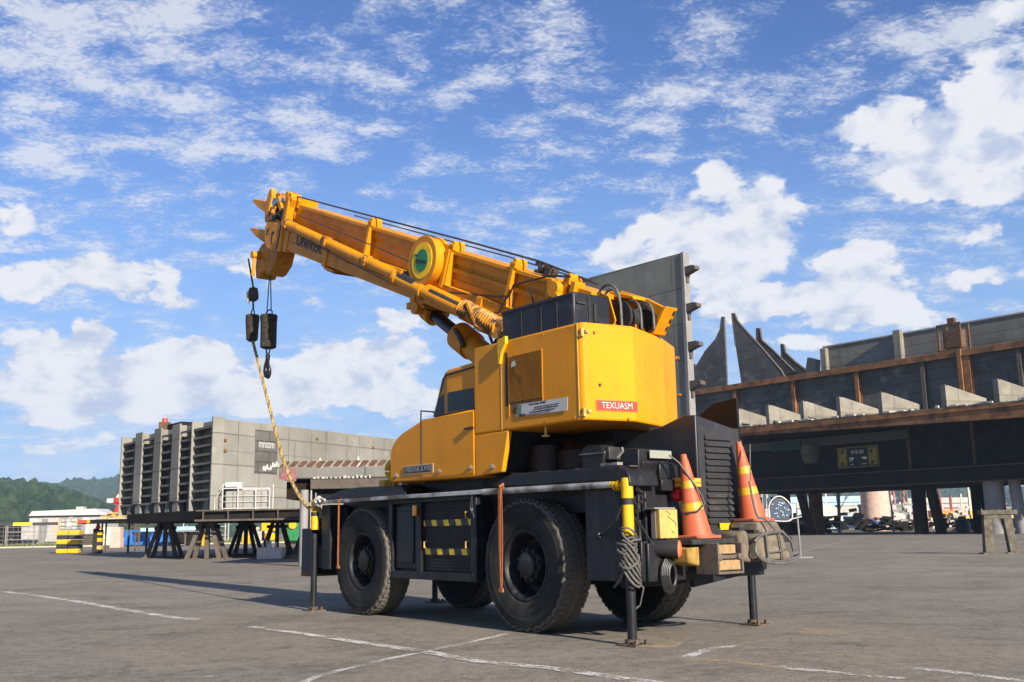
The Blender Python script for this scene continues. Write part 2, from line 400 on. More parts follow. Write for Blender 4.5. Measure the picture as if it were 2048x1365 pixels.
YDISC = surf('yellow_disc', (0.85, 0.52, 0.008), 0.5, spec=0.2, var=0.06, vs=8, dirt=(0.4, 0.22, 0.04), damt=0.4, dscale=6)
GRAYP = surf('grey_pipe_paint', (0.20, 0.19, 0.185), 0.7, var=0.2, vs=0.7, dirt=(0.10, 0.085, 0.075), damt=0.7, dscale=0.7, streak=0.3)
AMB = surf('amber_lens', (0.85, 0.32, 0.02), 0.25, var=0.1, vs=20, coat=0.4)
TAIL = surf('red_lens', (0.62, 0.012, 0.03), 0.15, var=0.2, vs=26, coat=0.6)
PORNG = surf('orange_reflector', (0.70, 0.16, 0.07), 0.35, var=0.15, vs=20)
CABLE = surf('grey_cable', (0.085, 0.080, 0.072), 0.6, var=0.3, vs=14)
CABLEB = surf('black_cable', (0.012, 0.012, 0.013), 0.45, var=0.3, vs=14)
ROPEW = surf('steel_wire_rope', (0.05, 0.05, 0.055), 0.55, 0.5, var=0.2, vs=30)
ACCU = surf('grime_and_slot_shade', (0.05, 0.035, 0.025), 0.8, var=0.4, vs=12, bmp=0.6, bs=60)  # grime; on the slots this dark tone stands in for shade
SAND = surf('pale_sand', (0.42, 0.32, 0.19), 0.95, var=0.25, vs=9)
LICEN = surf('pale_number_plate', (0.24, 0.25, 0.205), 0.5, var=0.1, vs=30)
INK = surf('black_print_and_shade', (0.02, 0.02, 0.022), 0.6, var=0.1)  # print and seals; also stands in for shade in louvre gaps and holes
CREAM = surf('cream_sheet', (0.70, 0.60, 0.42), 0.7, var=0.2, vs=2)

def glass_dark():
    mt, k, b, o = newmat('tinted_cab_glass')
    b.inputs['Base Color'].default_value = (0.002, 0.008, 0.014, 1)
    b.inputs['Roughness'].default_value = 0.04
    b.inputs['Specular IOR Level'].default_value = 0.3
    return mt
GLASS = glass_dark()

def stripes(name, ca, cb, axis=0, period=0.12, slant=0.0, axis2=2, off=0.0, duty=0.5, rough=0.5):
    mt, k, b, o = newmat(name)
    co = k.n('ShaderNodeTexCoord').outputs['Object']
    sp = k.n('ShaderNodeSeparateXYZ'); k.put(sp.inputs[0], co)
    v = k.math('ADD', k.math('MULTIPLY', sp.outputs[axis], 1.0 / period), k.math('ADD', k.math('MULTIPLY', sp.outputs[axis2], slant / period), off))
    f = k.math('GREATER_THAN', k.math('FRACT', v), duty)
    n = k.noise(co, 25, 4, 0.6)
    c = k.mix(f, ca, cb)
    c = k.mix(k.math('MULTIPLY', k.rng(n, 0.55, 0.75), 0.4), c, (0.10, 0.085, 0.06))
    k.put(b.inputs['Base Color'], c); b.inputs['Roughness'].default_value = rough
    return mt

def rope_mat():
    mt, k, b, o = newmat('tiger_rope')
    u = k.n('ShaderNodeTexCoord').outputs['Object']
    v = k.noise(u, 16, 3, 0.5)
    sp = k.n('ShaderNodeSeparateXYZ'); k.put(sp.inputs[0], u)
    s = k.math('FRACT', k.math('ADD', k.math('MULTIPLY', sp.outputs[2], 7.0), k.math('MULTIPLY', sp.outputs[1], 4.0)))
    c = k.mix(k.math('GREATER_THAN', s, 0.70), (0.58, 0.36, 0.06), (0.06, 0.045, 0.03))
    c = k.mix(k.rng(v, 0.5, 0.7), c, (0.34, 0.23, 0.07))
    k.put(b.inputs['Base Color'], c); b.inputs['Roughness'].default_value = 0.85
    return mt
ROPE = rope_mat()

def coil_mat():
    mt, k, b, o = newmat('wrapped_coil')
    co = k.n('ShaderNodeTexCoord').outputs['Object']
    n = k.noise(k.vec('MULTIPLY', co, (5, 5, 26)), 2.0, 6, 0.65, 0.6)
    k.put(b.inputs['Base Color'], k.mix(k.rng(n, 0.35, 0.7), (0.006, 0.005, 0.0045), (0.062, 0.045, 0.028)))
    b.inputs['Roughness'].default_value = 0.9
    bump(k, b, n, 0.9, 0.02)
    return mt
COIL = coil_mat()

def plate_steel(name, col, px=2.6, pz=1.2, ax=(0, 2), seam=0.45, stain=(0.16, 0.145, 0.125), sa=0.5, sc=0.35, rust=0.25, offs=0.5, chalk_and_sun=0.3):
    """shop-primed ship plate: welded panels with seams, chalky stains that double as painted sunlit patches, run-off and rust blooms"""
    mt, k, b, o = newmat(name)
    co = k.n('ShaderNodeTexCoord').outputs['Object']
    sp = k.n('ShaderNodeSeparateXYZ'); k.put(sp.inputs[0], co)
    uv = k.comb(sp.outputs[ax[0]], sp.outputs[ax[1]], 0.0)
    wn = k.vec('SUBTRACT', k.noise(co, 0.8, 3, 0.5, color=True), (0.5, 0.5, 0.5))
    wv = k.n('ShaderNodeVectorMath', operation='SCALE'); k.put(wv.inputs[0], wn); wv.inputs['Scale'].default_value = 0.03
    br = k.n('ShaderNodeTexBrick'); k.put(br.inputs['Vector'], k.vec('ADD', uv, wv.outputs[0]))
    br.offset = offs; br.squash = 1.0
    br.inputs['Color1'].default_value = (0.45, 0.45, 0.45, 1); br.inputs['Color2'].default_value = (0.60, 0.60, 0.60, 1); br.inputs['Mortar'].default_value = (0, 0, 0, 1)
    br.inputs['Scale'].default_value = 1.0; br.inputs['Mortar Size'].default_value = 0.028; br.inputs['Mortar Smooth'].default_value = 0.3
    br.inputs['Brick Width'].default_value = px; br.inputs['Row Height'].default_value = pz; br.inputs['Bias'].default_value = 0.0
    tone = k.mix(1.0, col, k.mix(0.5, (0.5, 0.5, 0.5), br.outputs['Color']), 'MULTIPLY')
    tone = k.mix(1.0, tone, (1.95, 1.95, 1.95), 'MULTIPLY')
    big = k.noise(co, sc * 0.45, 4, 0.6)
    tone = k.mix(1.0, tone, k.mix(k.rng(big, 0.3, 0.7), (0.74, 0.74, 0.72), (1.2, 1.2, 1.18)), 'MULTIPLY')
    n1 = k.noise(co, sc, 8, 0.65, 0.4)
    c = k.mix(k.math('MULTIPLY', k.rng(n1, 0.42, 0.72), sa), tone, stain)
    st = k.noise(k.vec('MULTIPLY', co, (3.0, 3.0, 0.22)), 0.9, 5, 0.6)
    c = k.mix(k.math('MULTIPLY', k.rng(st, 0.5, 0.78), 0.35), c, stain)
    ch = k.noise(co, sc * 2.6, 6, 0.6)
    c = k.mix(k.math('MULTIPLY', k.rng(ch, 0.54, 0.70), chalk_and_sun), c, tuple(min(1, x * 1.6) for x in col))  # chalk, and on the ship section painted patches of sunlight
    c = k.mix(k.math('MULTIPLY', br.outputs['Fac'], seam), c, tuple(x * 0.35 for x in col))
    if rust:
        rn = k.noise(co, 0.9, 6, 0.7)
        c = k.mix(k.math('MULTIPLY', k.rng(rn, 0.66, 0.78), rust), c, (0.22, 0.085, 0.03))
    k.put(b.inputs['Base Color'], c)
    b.inputs['Roughness'].default_value = 0.75
    b.inputs['Specular IOR Level'].default_value = 0.2
    bump(k, b, k.math('ADD', k.math('MULTIPLY', br.outputs['Fac'], -1.0), k.math('MULTIPLY', n1, 0.4)), 0.4, 0.02)
    return mt
# ------------------------------------------------------------------ ground
def asphalt():
    mt, k, b, o = newmat('weathered_asphalt')
    co = k.n('ShaderNodeTexCoord').outputs['Object']
    n0 = k.noise(co, 0.13, 5, 0.6, 0.5)
    n1 = k.noise(co, 0.9, 7, 0.65, 0.3)
    n2 = k.noise(k.vec('MULTIPLY', co, (0.5, 2.6, 1.0)), 1.0, 6, 0.65, 0.5)
    g = k.noise(co, 42, 6, 0.8)
    g2 = k.noise(co, 190, 2, 0.6)
    c = k.mix(k.rng(n0, 0.3, 0.7), (0.205, 0.178, 0.140), (0.280, 0.245, 0.194))
    c = k.mix(k.math('MULTIPLY', k.rng(n1, 0.42, 0.72), 0.5), c, (0.108, 0.096, 0.079))
    c = k.mix(k.math('MULTIPLY', k.rng(n2, 0.52, 0.76), 0.45), c, (0.265, 0.232, 0.185))
    c = k.mix(k.math('MULTIPLY', k.rng(g, 0.46, 0.60), 0.72), c, (0.058, 0.052, 0.044))
    c = k.mix(k.math('MULTIPLY', k.rng(g2, 0.60, 0.72), 0.55), c, (0.34, 0.31, 0.26))
    n3 = k.noise(k.vec('MULTIPLY', co, (1.0, 1.5, 1.0)), 0.45, 7, 0.72, 0.8)
    c = k.mix(k.math('MULTIPLY', k.rng(n3, 0.49, 0.64), 0.58), c, (0.088, 0.080, 0.068))
    gg = k.noise(co, 7.5, 6, 0.85)
    c = k.mix(k.math('MULTIPLY', k.rng(gg, 0.50, 0.62), 0.5), c, (0.275, 0.243, 0.197))
    c = k.mix(k.math('MULTIPLY', k.rng(gg, 0.49, 0.38), 0.5), c, (0.072, 0.065, 0.055))
    # pale scuffs
    sc = k.noise(k.vec('MULTIPLY', co, (1.0, 1.7, 1.0)), 2.3, 3, 0.5, 0.8)
    c = k.mix(k.math('MULTIPLY', k.rng(sc, 0.735, 0.76), 0.55), c, (0.46, 0.44, 0.41))
    # hairline cracks
    wv = k.n('ShaderNodeVectorMath', operation='SCALE'); k.put(wv.inputs[0], k.noise(co, 1.2, 5, 0.7, color=True)); wv.inputs['Scale'].default_value = 1.4
    cr = k.vor(k.vec('ADD', co, wv.outputs[0]), 0.26, 'DISTANCE_TO_EDGE')
    ck = k.math('MULTIPLY', k.rng(cr, 0.006, 0.0), k.rng(n1, 0.40, 0.55))
    c = k.mix(k.math('MULTIPLY', ck, 0.5), c, (0.05, 0.047, 0.043))
    # oil spots
    ov = k.noise(co, 0.55, 3, 0.5, 1.0)
    c = k.mix(k.math('MULTIPLY', k.rng(ov, 0.66, 0.74), 0.6), c, (0.06, 0.057, 0.053))
    k.put(b.inputs['Base Color'], c)
    b.inputs['Roughness'].default_value = 0.92
    b.inputs['Specular IOR Level'].default_value = 0.2
    h = k.math('ADD', k.math('MULTIPLY', g, 0.7), k.math('MULTIPLY', ck, -1.2))
    bump(k, b, h, 0.4, 0.008)
    return mt
g = MB(); g.box(-5000, 5000, -300, 9000, -0.6, 0.0)
ASPH = asphalt()
tag(g.build('ground', ASPH, smooth=0), kind='structure')

def worn_paint(name, col, lo=0.44, hi=0.62, amt=0.8):
    mt, k, b, o = newmat(name)
    co = k.n('ShaderNodeTexCoord').outputs['Object']
    n = k.math('ADD', k.math('MULTIPLY', k.noise(co, 2.0, 6, 0.7), 0.5), k.math('MULTIPLY', k.noise(co, 26, 6, 0.75), 0.5))
    b.inputs['Base Color'].default_value = tuple(col) + (1,)
    b.inputs['Roughness'].default_value = 0.9
    k.put(b.inputs['Alpha'], k.math('MULTIPLY', k.rng(n, lo, hi), amt))
    return mt
LINE = worn_paint('worn_white_line', (0.60, 0.57, 0.53), 0.43, 0.56, 0.88)
LINET = worn_paint('thin_worn_line', (0.52, 0.49, 0.44), 0.46, 0.60, 0.75)
LINEY = worn_paint('worn_yellow_line', (0.50, 0.36, 0.16), 0.44, 0.60, 0.7)
DUST = worn_paint('sandy_dust', (0.44, 0.34, 0.20), 0.42, 0.60, 0.75)
def ribbon(name, pts, w, mt, z=0.004):
    mb = MB(); vs = []
    pts = [Vector((p[0], p[1], 0)) for p in pts]
    out = []
    for a, b in zip(pts[:-1], pts[1:]):
        for i in range(6): out.append(a.lerp(b, i / 6))
    out.append(pts[-1])
    for i, p in enumerate(out):
        d = (out[min(i + 1, len(out) - 1)] - out[max(i - 1, 0)]).normalized()
        nrm = Vector((-d.y, d.x, 0)) * w * 0.5 * random.uniform(0.8, 1.15)
        vs += [p + nrm + Vector((0, 0, z)), p - nrm + Vector((0, 0, z))]
    mb.add(vs, [(2 * i, 2 * i + 1, 2 * i + 3, 2 * i + 2) for i in range(len(out) - 1)])
    return tag(mb.build(name, mt, smooth=0), kind='structure')
ribbon('road_marking', [(-11.16, 22.74), (-9.78, 21.17), (-7.88, 18.83), (-5.95, 16.25), (-4.77, 14.75), (-4.35, 14.35)], 0.17, LINE)
ribbon('road_marking', [(-3.31, 13.09), (-2.49, 12.15), (-1.57, 10.97), (-0.88, 10.13), (-0.33, 9.31), (0.27, 8.82), (1.01, 7.9), (1.6, 7.1)], 0.15, LINE, 0.008)
ribbon('road_marking', [(-1.9, 6.9), (-1.73, 7.79), (-1.6, 8.63), (-1.23, 9.54), (-0.88, 10.17), (-0.48, 10.94), (-0.08, 11.8)], 0.085, LINE, 0.004)
ribbon('road_marking', [(1.47, 9.39), (1.81, 9.99), (2.12, 10.23)], 0.12, LINE)
ribbon('road_marking', [(2.12, 10.23), (2.58, 9.72), (3.09, 9.1), (3.44, 8.51)], 0.035, LINEY)
ribbon('road_marking', [(1.50, 9.3), (1.84, 9.03), (2.23, 8.45), (2.47, 8.2), (3.1, 7.5)], 0.12, LINEY)
ribbon('road_marking', [(2.1, 8.65), (2.47, 8.25), (2.85, 7.9)], 0.12, LINE, 0.008)
ribbon('road_marking', [(3.1, 8.55), (3.33, 8.23), (3.67, 7.67)], 0.12, LINE)
ribbon('road_marking', [(11.18, 41.89), (15.96, 53.94), (35.03, 103.12)], 0.22, LINET)
ribbon('road_marking', [(2.86, 19.57), (4.46, 22.45), (6.22, 24.75)], 0.10, LINET)
ribbon('road_marking', [(6.22, 24.75), (8.21, 22.48), (10.02, 20.54), (12, 18.6)], 0.07, LINET)
ribbon('road_marking', [(-9.63, 19.65), (-8.65, 19.97)], 0.05, LINET)
ribbon('road_marking', [(-6.2, 21.6), (-5.1, 20.9), (-2.8, 19.8)], 0.06, LINET)
def dust_patch(x, y, rx, ry):
    mb = MB(); n = 24; vs = [(x, y, 0.004)]
    for i in range(n):
        a = 2 * math.pi * i / n; q = random.uniform(0.65, 1.15)
        vs.append((x + rx * math.cos(a) * q, y + ry * math.sin(a) * q, 0.004))
    mb.add(vs, [(0, i + 1, (i + 1) % n + 1) for i in range(n)])
    tag(mb.build('sandy_patch', DUST, smooth=0), kind='structure')
dust_patch(1.36, 10.52, 0.30, 0.42)
dust_patch(3.22, 11.35, 0.28, 0.40)
dust_patch(-2.96, 15.6, 0.18, 0.3)

# far kerb and grass on the left
CURB = surf('pale_kerb_stone', (0.36, 0.32, 0.25), 0.9, var=0.15, vs=1.0, dirt=(0.22, 0.2, 0.16), damt=0.6, dscale=0.6)
mb = MB(); mb.prism([(-95, 100.5), (-40, 118), (-14, 121), (-14, 121.6), (-40, 118.6), (-95, 101.1)], 'z', 0.0, 0.16)
tag(mb.build('kerb', CURB, smooth=0), kind='structure')
mb = MB(); mb.prism([(-200, 66), (-95, 101.1), (-40, 118.6), (-14, 121.6), (-14, 200), (-200, 200)], 'z', 0.0, 0.14)
VERGE = surf('dry_grass_verge', (0.11, 0.125, 0.035), 0.95, var=0.3, vs=0.15, dirt=(0.20, 0.17, 0.085), damt=0.8, dscale=0.25)
tag(mb.build('verge', VERGE, smooth=0), kind='structure')
GRS = surf('grass_blades', (0.10, 0.13, 0.03), 0.9, var=0.5, vs=0.4, dirt=(0.22, 0.19, 0.08), damt=0.7, dscale=0.5)
mb = MB()
for i in range(5200):
    u = random.random(); x = -100 + 88 * u
    y0 = 99.4 + (x + 95) * 0.318 if x < -40 else 118.6 + (x + 40) * 0.115
    y = y0 + 1.2 + 24 * random.random() ** 1.6
    h = random.uniform(0.12, 0.5); a = random.random() * math.pi; w = random.uniform(0.05, 0.16)
    dx, dy = math.cos(a) * w, math.sin(a) * w; lx, ly = random.uniform(-.15, .15), random.uniform(-.15, .15)
    mb.add([(x - dx, y - dy, 0.13), (x + dx, y + dy, 0.13), (x + lx, y + ly, 0.13 + h)], [(0, 1, 2)])
tag(mb.build('grass', GRS, smooth=0, recalc=False), 'sparse grass growing on the verge behind the far kerb', 'grass', kind='stuff')

# ------------------------------------------------------------------ wooded hills
from mathutils import noise as mn
def hill(name, prof, d0, d1, dp, az0, az1, daz, dd, crown, seed):
    """prof: (bearing, crest elevation in degrees); the crest lies at distance dp"""
    mb = MB(); nx = int((az1 - az0) / daz) + 1; ny = int((d1 - d0) / dd) + 1
    A = [p[0] for p in prof]; E = [p[1] for p in prof]
    for j in range(ny):
        d = d0 + dd * j
        for i in range(nx):
            a = az0 + daz * i
            crest = np.interp(a, A, E)
            ph = dp * math.tan(R(max(crest - 0.28, 0.0)))
            x, y = d * math.sin(R(a)), d * math.cos(R(a))
            t = (d - d0) / (dp - d0)
            sh = math.sin(min(t, 1.0) * math.pi / 2) ** 0.85 if t <= 1 else max(0.0, 1 - 0.5 * (t - 1) ** 2)
            rough = mn.fractal(Vector((x * 0.006 + seed, y * 0.006, 0)), 1.0, 2.0, 4) * 0.16 * min(1, t * 2)
            h = ph * sh * (1 + rough * (0.2 if abs(t - 1) < 0.15 else 1))
            v = mn.voronoi(Vector((x / crown, y / crown, seed)))[0]
            v2 = mn.voronoi(Vector((x / crown * 2.3, y / crown * 2.3, seed + 5)))[0]
            h += crown * (0.95 * (1 - min(1, v[0] * 1.25)) + 0.45 * (1 - v2[0])) * min(1, t * 6) - 2
            mb.v.append(Vector((x, y, max(h, -0.5))))
    for j in range(ny - 1):
        for i in range(nx - 1):
            q = j * nx + i
            mb.f.append((q, q + 1, q + nx + 1, q + nx)); mb.m.append(0)
    return tag(mb.build(name, FOREST, smooth=0, recalc=False), kind='structure')
def forest():
    mt, k, b, o = newmat('haze_toned_canopy')
    co = k.n('ShaderNodeTexCoord').outputs['Object']
    n1 = k.noise(co, 0.02, 4, 0.6); n2 = k.vor(co, 0.13, 'F1', 1.0, 'Color')
    sp = k.n('ShaderNodeSeparateXYZ'); k.put(sp.inputs[0], n2)
    c = k.mix(sp.outputs[0], (0.016, 0.032, 0.022), (0.038, 0.058, 0.034))  # greens kept dark and bluish, distance haze put into the colour
    c = k.mix(k.rng(n1, 0.4, 0.65), c, k.mix(sp.outputs[1], (0.018, 0.036, 0.022), (0.036, 0.058, 0.026)))
    k.put(b.inputs['Base Color'], c); b.inputs['Roughness'].default_value = 0.95; b.inputs['Specular IOR Level'].default_value = 0.1
    return mt
FOREST = forest()
hill('hill', [(-40, 2.2), (-30, 2.5), (-26.5, 2.62), (-25, 2.68), (-23.5, 2.35), (-22, 1.8), (-20.5, 1.2), (-19, 0.7), (-16, 0.2), (-14, 0)], 330, 1000, 800, -40, -13.5, 0.11, 2.6, 7.0, 3)
hill('hill', [(-42, 1.6), (-30, 1.9), (-25, 2.3), (-23.2, 2.75), (-21.5, 2.95), (-19.5, 3.15), (-17, 3.3), (-14, 2.9), (-10, 1.9), (-7, 1.2), (0, 0.9), (8, 1.3), (14, 1.75), (20, 1.85), (26, 1.7), (40, 1.6)], 1150, 2050, 1700, -42, 40, 0.16, 9.0, 11.0, 11)

# ------------------------------------------------------------------ ship block on trestles (left)
HULL = plate_steel('grey_primer_plate', (0.222, 0.212, 0.186), 5.1, 1.42, (0, 2), 0.2, stain=(0.155, 0.142, 0.118), sa=0.5, sc=0.45, rust=0.12)
HULLD = plate_steel('grey_primer_ribs', (0.165, 0.160, 0.147), 3.0, 3.0, (0, 2), 0.2, stain=(0.13, 0.12, 0.105), sa=0.6, sc=0.6, rust=0.15)
NCX, NCY = -13.38, 47.0
A1 = math.atan2(0.76738, -0.64119); A2 = math.atan2(0.88144, 0.47230)
blk = thing('ship_block', 'grey ribbed steel hull block raised on trestles at the left', 'ship block', (NCX, NCY, 0))
o = MB().prism([(0, 0), (19, 0), (23.4, 10.85), (4.37, 10.85)], 'z', 2.2, 6.36).build('hull_plate', HULL, blk, bevel=0.02); o.rotation_euler.z = A2
# ribbed end face
Zs = [6.0 - 0.41 * i for i in range(9)]
bays = [(0.0, 2.12), (2.22, 3.68), (4.62, 6.06), (6.96, 8.62), (9.60, 11.6)]
mb = MB()
for zz in Zs:
    for a, b_ in bays:
        mb.box(a, b_, 0.003, 0.46, zz - 0.022, zz + 0.022)
        mb.box(a, b_, 0.44, 0.47, zz - 0.075, zz + 0.03)
        mb.prism([(a + 0.02, zz - 0.02), (a + 0.42, zz - 0.02), (a + 0.02, zz - 0.34)], 'y', 0.02, 0.05) if random.random() < 0.5 else None
        # gusset: deep near the web, tapering away
        mb.add([(a + 0.03, 0.01, zz), (a + 0.03, 0.40, zz), (a + 0.03, 0.01, zz - 0.36), (a + 0.06, 0.01, zz), (a + 0.06, 0.40, zz), (a + 0.06, 0.01, zz - 0.36)], [(0, 1, 2), (3, 5, 4), (0, 3, 4, 1), (1, 4, 5, 2), (0, 2, 5, 3)])
mb.build('rib', HULLD, blk, smooth=0).rotation_euler.z = A1
for (a, b_) in [(3.68, 4.62), (6.06, 6.96), (8.62, 9.60)]:
    mb = MB(); mb.box(a, b_, 0.42, 0.52, 2.72, 6.43); mb.box(a + 0.4, a + 0.5, 0.0, 0.42, 2.4, 6.40)
    mb.prism([(a + 0.05, 2.24), (b_ - 0.25, 2.20), (b_ - 0.2, 2.55), (b_ - 0.35, 2.75), (a + 0.2, 2.75), (a, 2.5)], 'y', 0.1, 0.46)
    mb.build('girder', HULL, blk, bevel=0.012).rotation_euler.z = A1
mb = MB()
for a in (2.12, 11.55): mb.box(a, a + 0.1, 0.0, 0.55, 2.2, 6.40)
mb.box(-0.12, 0.0, -0.05, 0.50, 2.2, 6.42)
for a in (0.3, 2.3, 5.0, 7.6, 10.2):
    mb.prism([(a, 2.24), (a + 0.5, 2.22), (a + 0.38, 2.74), (a + 0.05, 2.74)], 'y', 0.05, 0.4)
mb.box(0, 11.6, 0.0, 0.3, 2.72, 2.78)
mb.build('web_plate', HULL, blk, smooth=0).rotation_euler.z = A1
mb = MB(); mb.box(2.2, 3.78, -0.022, -0.003, 3.95, 6.02)
HATCH = plate_steel('bare_dark_panel', (0.115, 0.110, 0.102), 1.6, 0.5, (0, 2), 0.4, stain=(0.07, 0.065, 0.06), sa=0.7, sc=0.8, rust=0.3)
hp = mb.build('dark_panel', HATCH, blk); hp.rotation_euler.z = A2
Tm = frame((2.99, -0.024, 5.36), (1, 0, 0), (0, 0, 1))
MB().text('mnstm', Tm, 0.56, 0.004, 0, 0.74).build('lettering', WHT, hp)
mb = MB()
for i in range(9):
    xx = 2.75 + 0.13 * i; zz = 4.02 + 0.30 * i / 8 + random.uniform(-.04, .1)
    mb.box(xx, xx + 0.09, -0.05, -0.024, zz, zz + random.uniform(.1, .28))
mb.build('white_scrap', WHT, hp)
for (x_, z_) in ((0.10, 5.38), (0.12, 4.90), (6.7, 5.9), (11.6, 5.75), (9.2, 3.2)):
    mb = MB(); mb.box(x_, x_ + 0.16, -0.07, -0.002, z_ - 0.06, z_ + 0.06); mb.cyl((x_ + .08, -0.09, z_), (x_ + .08, -0.07, z_), 0.05, n=10)
    mb.build('lifting_lug', RUSTL, blk).rotation_euler.z = A2
mb = MB()
for x_ in (1.05, 4.6, 6.35, 7.5, 9.3, 10.4, 11.7, 13.4, 15.2): mb.box(x_, x_ + 0.03, -0.02, -0.001, 2.3, 6.3)
for z_ in (3.3, 4.9): mb.box(0.02, 18.9, -0.012, -0.001, z_, z_ + 0.02)
mb.build('seam_strip', HULLD, blk).rotation_euler.z = A2

# girder deck that carries the block
gd = thing('girder_deck', 'black steel girder deck under the grey hull block', 'deck', (-13.9, 46.2, 0))
mb = MB(); mb.prism([(0, 0), (5.0, -0.2), (10, 13), (2, 21), (-6.2, 7.6)], 'z', 1.74, 2.19)
mb.build('deck_frame', DKST, gd, bevel=0.02)
mb = MB(); mb.box(-0.25, 5.0, -0.32, -0.21, 1.70, 1.78); mb.box(-0.2, 5.0, -0.32, -0.21, 2.14, 2.195)
for i in range(5): mb.box(0.1 + 1.1 * i, 0.14 + 1.1 * i, -0.32, -0.21, 1.78, 2.14)
mb.build('edge_flange', BRST, gd, smooth=0)
def trestle():
    t = thing('trestle', 'x', 'trestle', (0, 0, 0))
    for sx, sy in ((-1, -1), (1, -1), (-1, 1), (1, 1)):
        MB().hexa([(sx * .72 - .10, sy * .7 - .09, 0.05), (sx * .72 + .10, sy * .7 - .09, 0.05), (sx * .72 + .10, sy * .7 + .09, 0.05), (sx * .72 - .10, sy * .7 + .09, 0.05),
                   (sx * .22 - .09, sy * .3 - .09, 1.74), (sx * .22 + .09, sy * .3 - .09, 1.74), (sx * .22 + .09, sy * .3 + .09, 1.74), (sx * .22 - .09, sy * .3 + .09, 1.74)]).build('leg', BRST, t, bevel=0.01)
    MB().box(-.95, .95, -.85, -.55, 0, 0.06).box(-.95, .95, .55, .85, 0, 0.06).build('foot_plate', BRST, t)
    MB().box(-.10, .10, -.09, .09, 0.06, 1.73).build('leg', BRST, t, bevel=0.01)
    MB().box(-.55, .55, -.06, .06, 1.40, 1.56).build('cross_bar', DKST, t)
    return t
tr0 = trestle(); G = 'trestles under the grey hull block'
tr0.location = (-14.05, 47.6, 0); tr0.rotation_euler.z = 0.05; tr0['group'] = G; tr0['label'] = 'brown splayed trestle under the front corner of the girder deck'
dup(tr0, (-18.0, 53.6, 0), 0.1, 'brown splayed trestle at the far left end of the hull block', G)
dup(tr0, (-10.3, 53.0, 0), -0.1, 'brown splayed trestle beside the pale box on the ground', G)
dup(tr0, (-14.6, 56.5, 0), 0.5, 'dark trestle in the shade, second from the front corner', G)
dup(tr0, (-12.7, 55.6, 0), 0.3, 'dark trestle in the deep shade in the middle of the hull block', G)

# tank in its white cage standing on the deck
cg = thing('caged_tank', 'pale water tank in a white pipe cage on the girder deck', 'tank', (-12.2, 47.1, 2.19), 0.10)
mb = MB()
for x_ in (-.95, -.28, .5, 1.12): mb.tube([(x_, -.62, 0), (x_, -.62, 1.12 if x_ < .3 else .95)], 0.026, 6)
for x_ in (-.95, 1.12): mb.tube([(x_, .55, 0), (x_, .55, 1.15)], 0.026, 6)
for z_ in (0.06, .95): mb.tube([(-.95, -.62, z_), (1.12, -.62, z_), (1.12, .55, z_), (-.95, .55, z_), (-.95, -.62, z_)], 0.024, 6)
mb.tube([(-.95, -.62, 1.12), (-.28, -.62, 1.12)], 0.024, 6); mb.tube([(-.95, -.62, 1.0), (-1.35, -.3, .45), (-1.35, -.3, 0)], 0.024, 6); mb.tube([(-1.35, -.3, .45), (-1.35, .3, 1.2), (-.95, .55, 1.15)], 0.02, 6)
for z_ in (.36, .62): mb.tube([(-.95, -.62, z_), (1.12, -.62, z_)], 0.012, 5)
mb.build('cage', WHT, cg)
MB().box(-.86, 1.0, -.52, .48, 0.02, .84).build('tank_body', surf('dull_tank_grey', (.24, .235, .205), .6, var=.15, vs=2, dirt=(.15, .14, .115), damt=.6, dscale=2), cg, bevel=0.08, seg=3)
mb = MB()
for x_ in (-.5, -.05, .4, .75): mb.box(x_ - .012, x_ + .012, -.55, -.526, 0.04, .82)
mb.build('tank_rib', HULLD, cg)
MB().box(-.9, -.15, -.4, .3, .96, 1.24).build('paper_stack', WHT, cg, bevel=0.02)
MB().box(-1.0, 1.15, -.68, -.62, -.05, 0.0).box(-1.0, -.9, -.7, -.64, -.22, 0.05).box(-.2, -.1, -.7, -.64, -.18, .05).box(.55, .65, -.7, -.64, -.2, 0.05).build('timber_skid', WOODL, cg)
bx = MB(); bx.box(-.55, .55, -.45, .45, 0, 0.5)
bx = bx.build('carton', surf('pale_pink_board', (0.62, 0.50, 0.44), 0.85, var=0.1, vs=3), None, bevel=0.015); bx.location = (-11.05, 47.3, 0)
tag(bx, 'pale pinkish box on the ground beside a trestle', 'box')
for i in range(4):
    q = MB().box(-.05, .05, -.02, .02, .5, .5 + random.uniform(.2, .36)).build('paper_roll', WHT, bx); q.location = (-.3 + .14 * i, .1, 0); q.rotation_euler.y = random.uniform(-.3, .3)
mb = MB(); mb.lathe([(0.02, .32), (.3, .30), (.62, .16), (.75, 0.0)], (0, 0, 0), (0, 0, 1), 14, rad=lambda i, j: 1 + .25 * math.sin(j * 2.3 + i))
q = mb.build('rag_heap', surf('brown_cloth', (0.16, 0.11, 0.07), .9, var=.4, vs=4), None); q.location = (-9.75, 47.4, 0); q.scale = (.9, .7, .8)
tag(q, 'low brown heap of rags beside the pale pinkish box', 'rags')

# lamp box on the block's roof
lb = thing('lamp_box', 'small rusty box with a red lamp on top of the grey hull block', 'lamp', (-18.0, 52.8, 6.36))
MB().box(-.25, .25, -.2, .2, 0, .5).build('housing', RUST, lb, bevel=0.02); MB().cyl((0, 0, .5), (0, 0, .72), .16, .13).build('red_lamp', RED, lb)
q = MB().box(-.9, .9, -.4, .4, 0, .32).build('roof_crate', DKST, None, bevel=.03); q.location = (-16.8, 51.8, 6.36); q.rotation_euler.z = A1
tag(q, 'low dark crate on top of the hull block beside the red lamp', 'crate')

